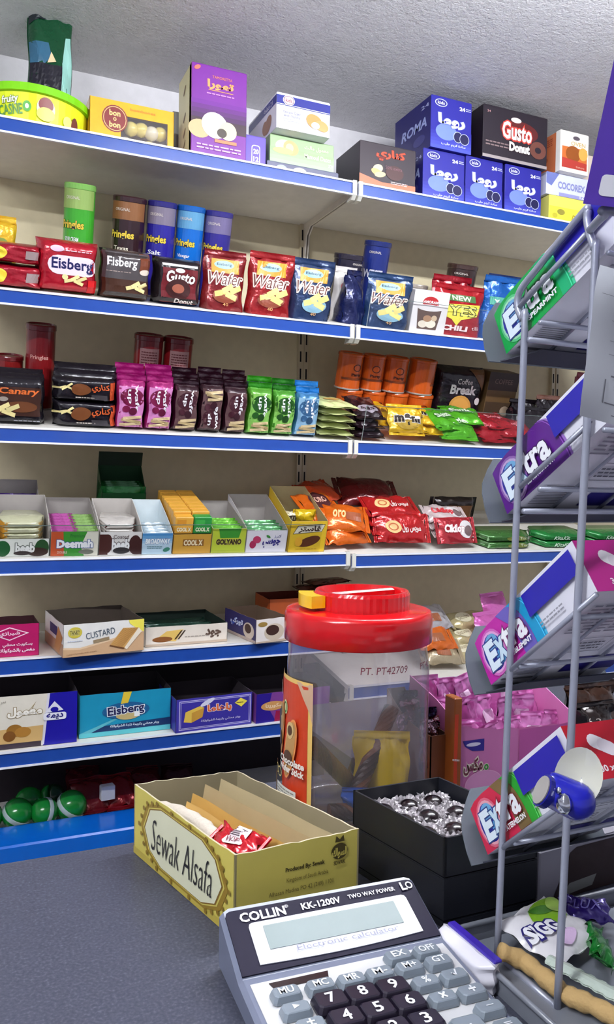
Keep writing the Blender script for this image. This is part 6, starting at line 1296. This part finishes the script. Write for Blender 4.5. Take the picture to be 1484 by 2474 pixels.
# brown open box with foil packets
def yz(px, py, y): return on(px, py, 1, y)
yb = .752; q0, q1 = yz(1041, 1790, yb), yz(1087, 1760, yb)
zb_ = on(1060, 1778, 1, yb).z
t = tray_box('brown_box', 'open brown display box with foil packets behind the jar', Matrix.Translation(((q0.x+q1.x)/2, yb, CT+.0005)), q1.x-q0.x, .1, zb_-CT, zb_-CT+.03, (120, 66, 34), (70, 44, 30), Hm=2.5)
xs = on(1103, 1800, 1, .735).x
t = thing('orange_carton', 'slim orange and brown carton with white characters beside the pink box', 'box', Matrix.Translation((xs+.002, .735, CT+.0005)))
Hq = on(1092, 1690, 1, .735).z-CT; mb = MB(); mb.bbox(-.005, .005, 0, .02, 0, Hq, .001); mb.build('carton_body', M((150, 80, 30)), t)
p = front(.010, Hq); p.poly([(0, .02), (.5, .02), (.42, .4), (.5, .85), (0, .85)], (196, 60, 26)).ell(.3, .12, .3, .08, (220, 150, 90)).text('677', .22, .42, .2, .08, WHITE, rot=80, bold=.03).text('577', .42, .42, .2, .06, WHITE, rot=80); p.build(t)
for k in range(4):
    t, p = bag('foil_packet', 'silver-pink foil packet, %s in the brown box' % ('first from the front', 'second from the front', 'third from the front', 'last at the rear')[k], Matrix.Translation(((q0.x+q1.x)/2+.004*(k % 2)-.002, yb+.006+.022*k, CT+.03)) @ Matrix.Rotation(math.radians(6*(k % 2)-3), 4, 'Y'), .026, zb_-CT-.018+.004*k, .018, (196, 160, 176) if k % 2 == 0 else (60, 60, 90), 'pouch', 260+k, 'foil packets in the brown box', kind='chrome', crk=.005); p.build(t)
# pink box of sachets
yp = .74
b0 = on(1118, 1900, 1, yp); xl = on(1112, 1800, 1, yp).x; xr_ = on(1385, 1800, 1, yp).x; zf = on(1240, 1765, 1, yp).z; zl_ = on(1115, 1725, 1, yp).z
Wk = xr_-xl; PKc = (206, 120, 176)
t = thing('sachet_box', 'pink open display box full of pink foil sachets', 'box', Matrix.Translation(((xl+xr_)/2, yp, CT+.0005)))
hk = zf-CT; mb = MB(); n = 16
top = [hk+.012*(1-k/n)**3+.001*math.sin(k*2.1) for k in range(n+1)]
V = [(-Wk/2+Wk*k/n, 0, 0) for k in range(n+1)]+[(-Wk/2+Wk*k/n, 0, top[k]) for k in range(n+1)]
mb.add(V, [(k, k+1, n+2+k, n+1+k) for k in range(n)]); mb.add([(x, .0012, z) for x, y, z in V], [(n+1+k, n+2+k, k+1, k) for k in range(n)]); mb.build('front_panel', M(PKc), t)
for sx in (-1, 1):
    mb = MB(); mb.prism([(sx*Wk/2, 0, 0), (sx*Wk/2, .11, 0), (sx*Wk/2, .11, hk+.045), (sx*Wk/2, .05, hk+.03), (sx*Wk/2, 0, hk+.01)], (-sx*.0012, 0, 0)); mb.build('side_panel', M(PKc), t)
mb = MB(); mb.box(-Wk/2, Wk/2, .11, .1112, 0, hk+.03); mb.build('back_panel', M((150, 60, 130)), t); mb = MB(); mb.box(-Wk/2+.002, Wk/2-.002, .002, .108, 0, .0012); mb.build('base_panel', M(PKc), t)
p = front(Wk, hk); p.poly([(.02, .93), (.2, .93), (.2, .74), (.1, .76), (.04, .84)], (50, 40, 140)).ell(.11, .86, .06, .03, (226, 220, 240)).text('مكس', .11, .52, .16, .26, (110, 50, 60), bold=.03, out=(236, 226, 206), ow=.09).text('o', .22, .48, .04, .1, (60, 140, 60), bold=.04, out=(230, 236, 200)).ell(.2, .22, .16, .22, (220, 150, 196)).ring(.2, .22, .16, .22, (230, 170, 206), .05).rect(.5, .0, 1, 1, (190, 90, 160)); p.build(t)
rnd = random.Random(77); k = 0
pl = ['by the brown box', 'second from the brown box', 'third from the brown box', 'in the middle of its row', 'fifth from the brown box', 'sixth from the brown box', 'by the dark wrappers']
for r_ in range(3):
    for j in range(7):
        x = -Wk/2+.014+(Wk-.028)*j/6+rnd.uniform(-.004, .004); zz = hk*.35+.012*r_
        mm = Matrix.Translation(((xl+xr_)/2+x, yp+.018+.032*r_, CT+zz)) @ Matrix.Rotation(math.radians(rnd.uniform(-22, 22)), 4, 'Z') @ Matrix.Rotation(math.radians(rnd.uniform(-10, 10)), 4, 'Y') @ Matrix.Rotation(math.radians(rnd.uniform(-14, 8)), 4, 'X')
        t, p = bag('pink_sachet', 'pink foil sachet in the %s row, %s' % (('front', 'middle', 'rear')[r_], pl[j]), mm, .034, hk*.66+.006*r_+rnd.uniform(0, .006), .016, (226, 140, 206), 'pouch', 300+k, 'pink foil sachets', crk=.003, n=10)
        if j % 2: p.rrect(.2, .5, .8, .8, (236, 206, 232), .2)
        p.build(t); k += 1
# dark wrappers beyond the watermelon box
t, p = bag('dark_wrapper', 'crumpled black and gold wrapper behind the red gum box', Matrix.Translation((on(1455, 1760, 1, .80).x, .80, on(1455, 1760, 1, .80).z-.03)), .075, .055, .04, (36, 26, 24), 'pouch', 330, crk=.007); p.text('6.2 -', .5, .7, .4, .12, (220, 210, 200)); p.build(t)
t, p = bag('dark_wrapper', 'dark brown wrapper lying under the black and gold one', Matrix.Translation((on(1455, 1760, 1, .83).x, .83, CT+.001)), .09, .075, .05, (60, 36, 24), 'pouch', 331, crk=.005); p.build(t)
# white carton with a dark oval behind the black cartons
yw_ = on(1305, 2188, 2, CT).y+.004; wl = on(1296, 2075, 1, yw_); wr = on(1560, 2020, 1, yw_)
zt_ = on(1370, 2040, 1, yw_).z
Ww = wr.x-wl.x; Hw = zt_-CT
t = carton('white_carton', 'white carton with a dark brown rounded panel behind the grey tray', Matrix.Translation(((wl.x+wr.x)/2, yw_, CT+.0005)) @ Matrix.Rotation(math.radians(4), 4, 'Z'), Ww, .05, Hw, (150, 148, 160))
p = front(Ww, Hw); p.poly([(.12, 0), (1, 0), (1, .92), (.34, .92), (.28, .84)], (46, 30, 30)).poly([(.2, .04), (.5, .1), (.54, .3), (.28, .26)], (130, 132, 128)); p.build(t)
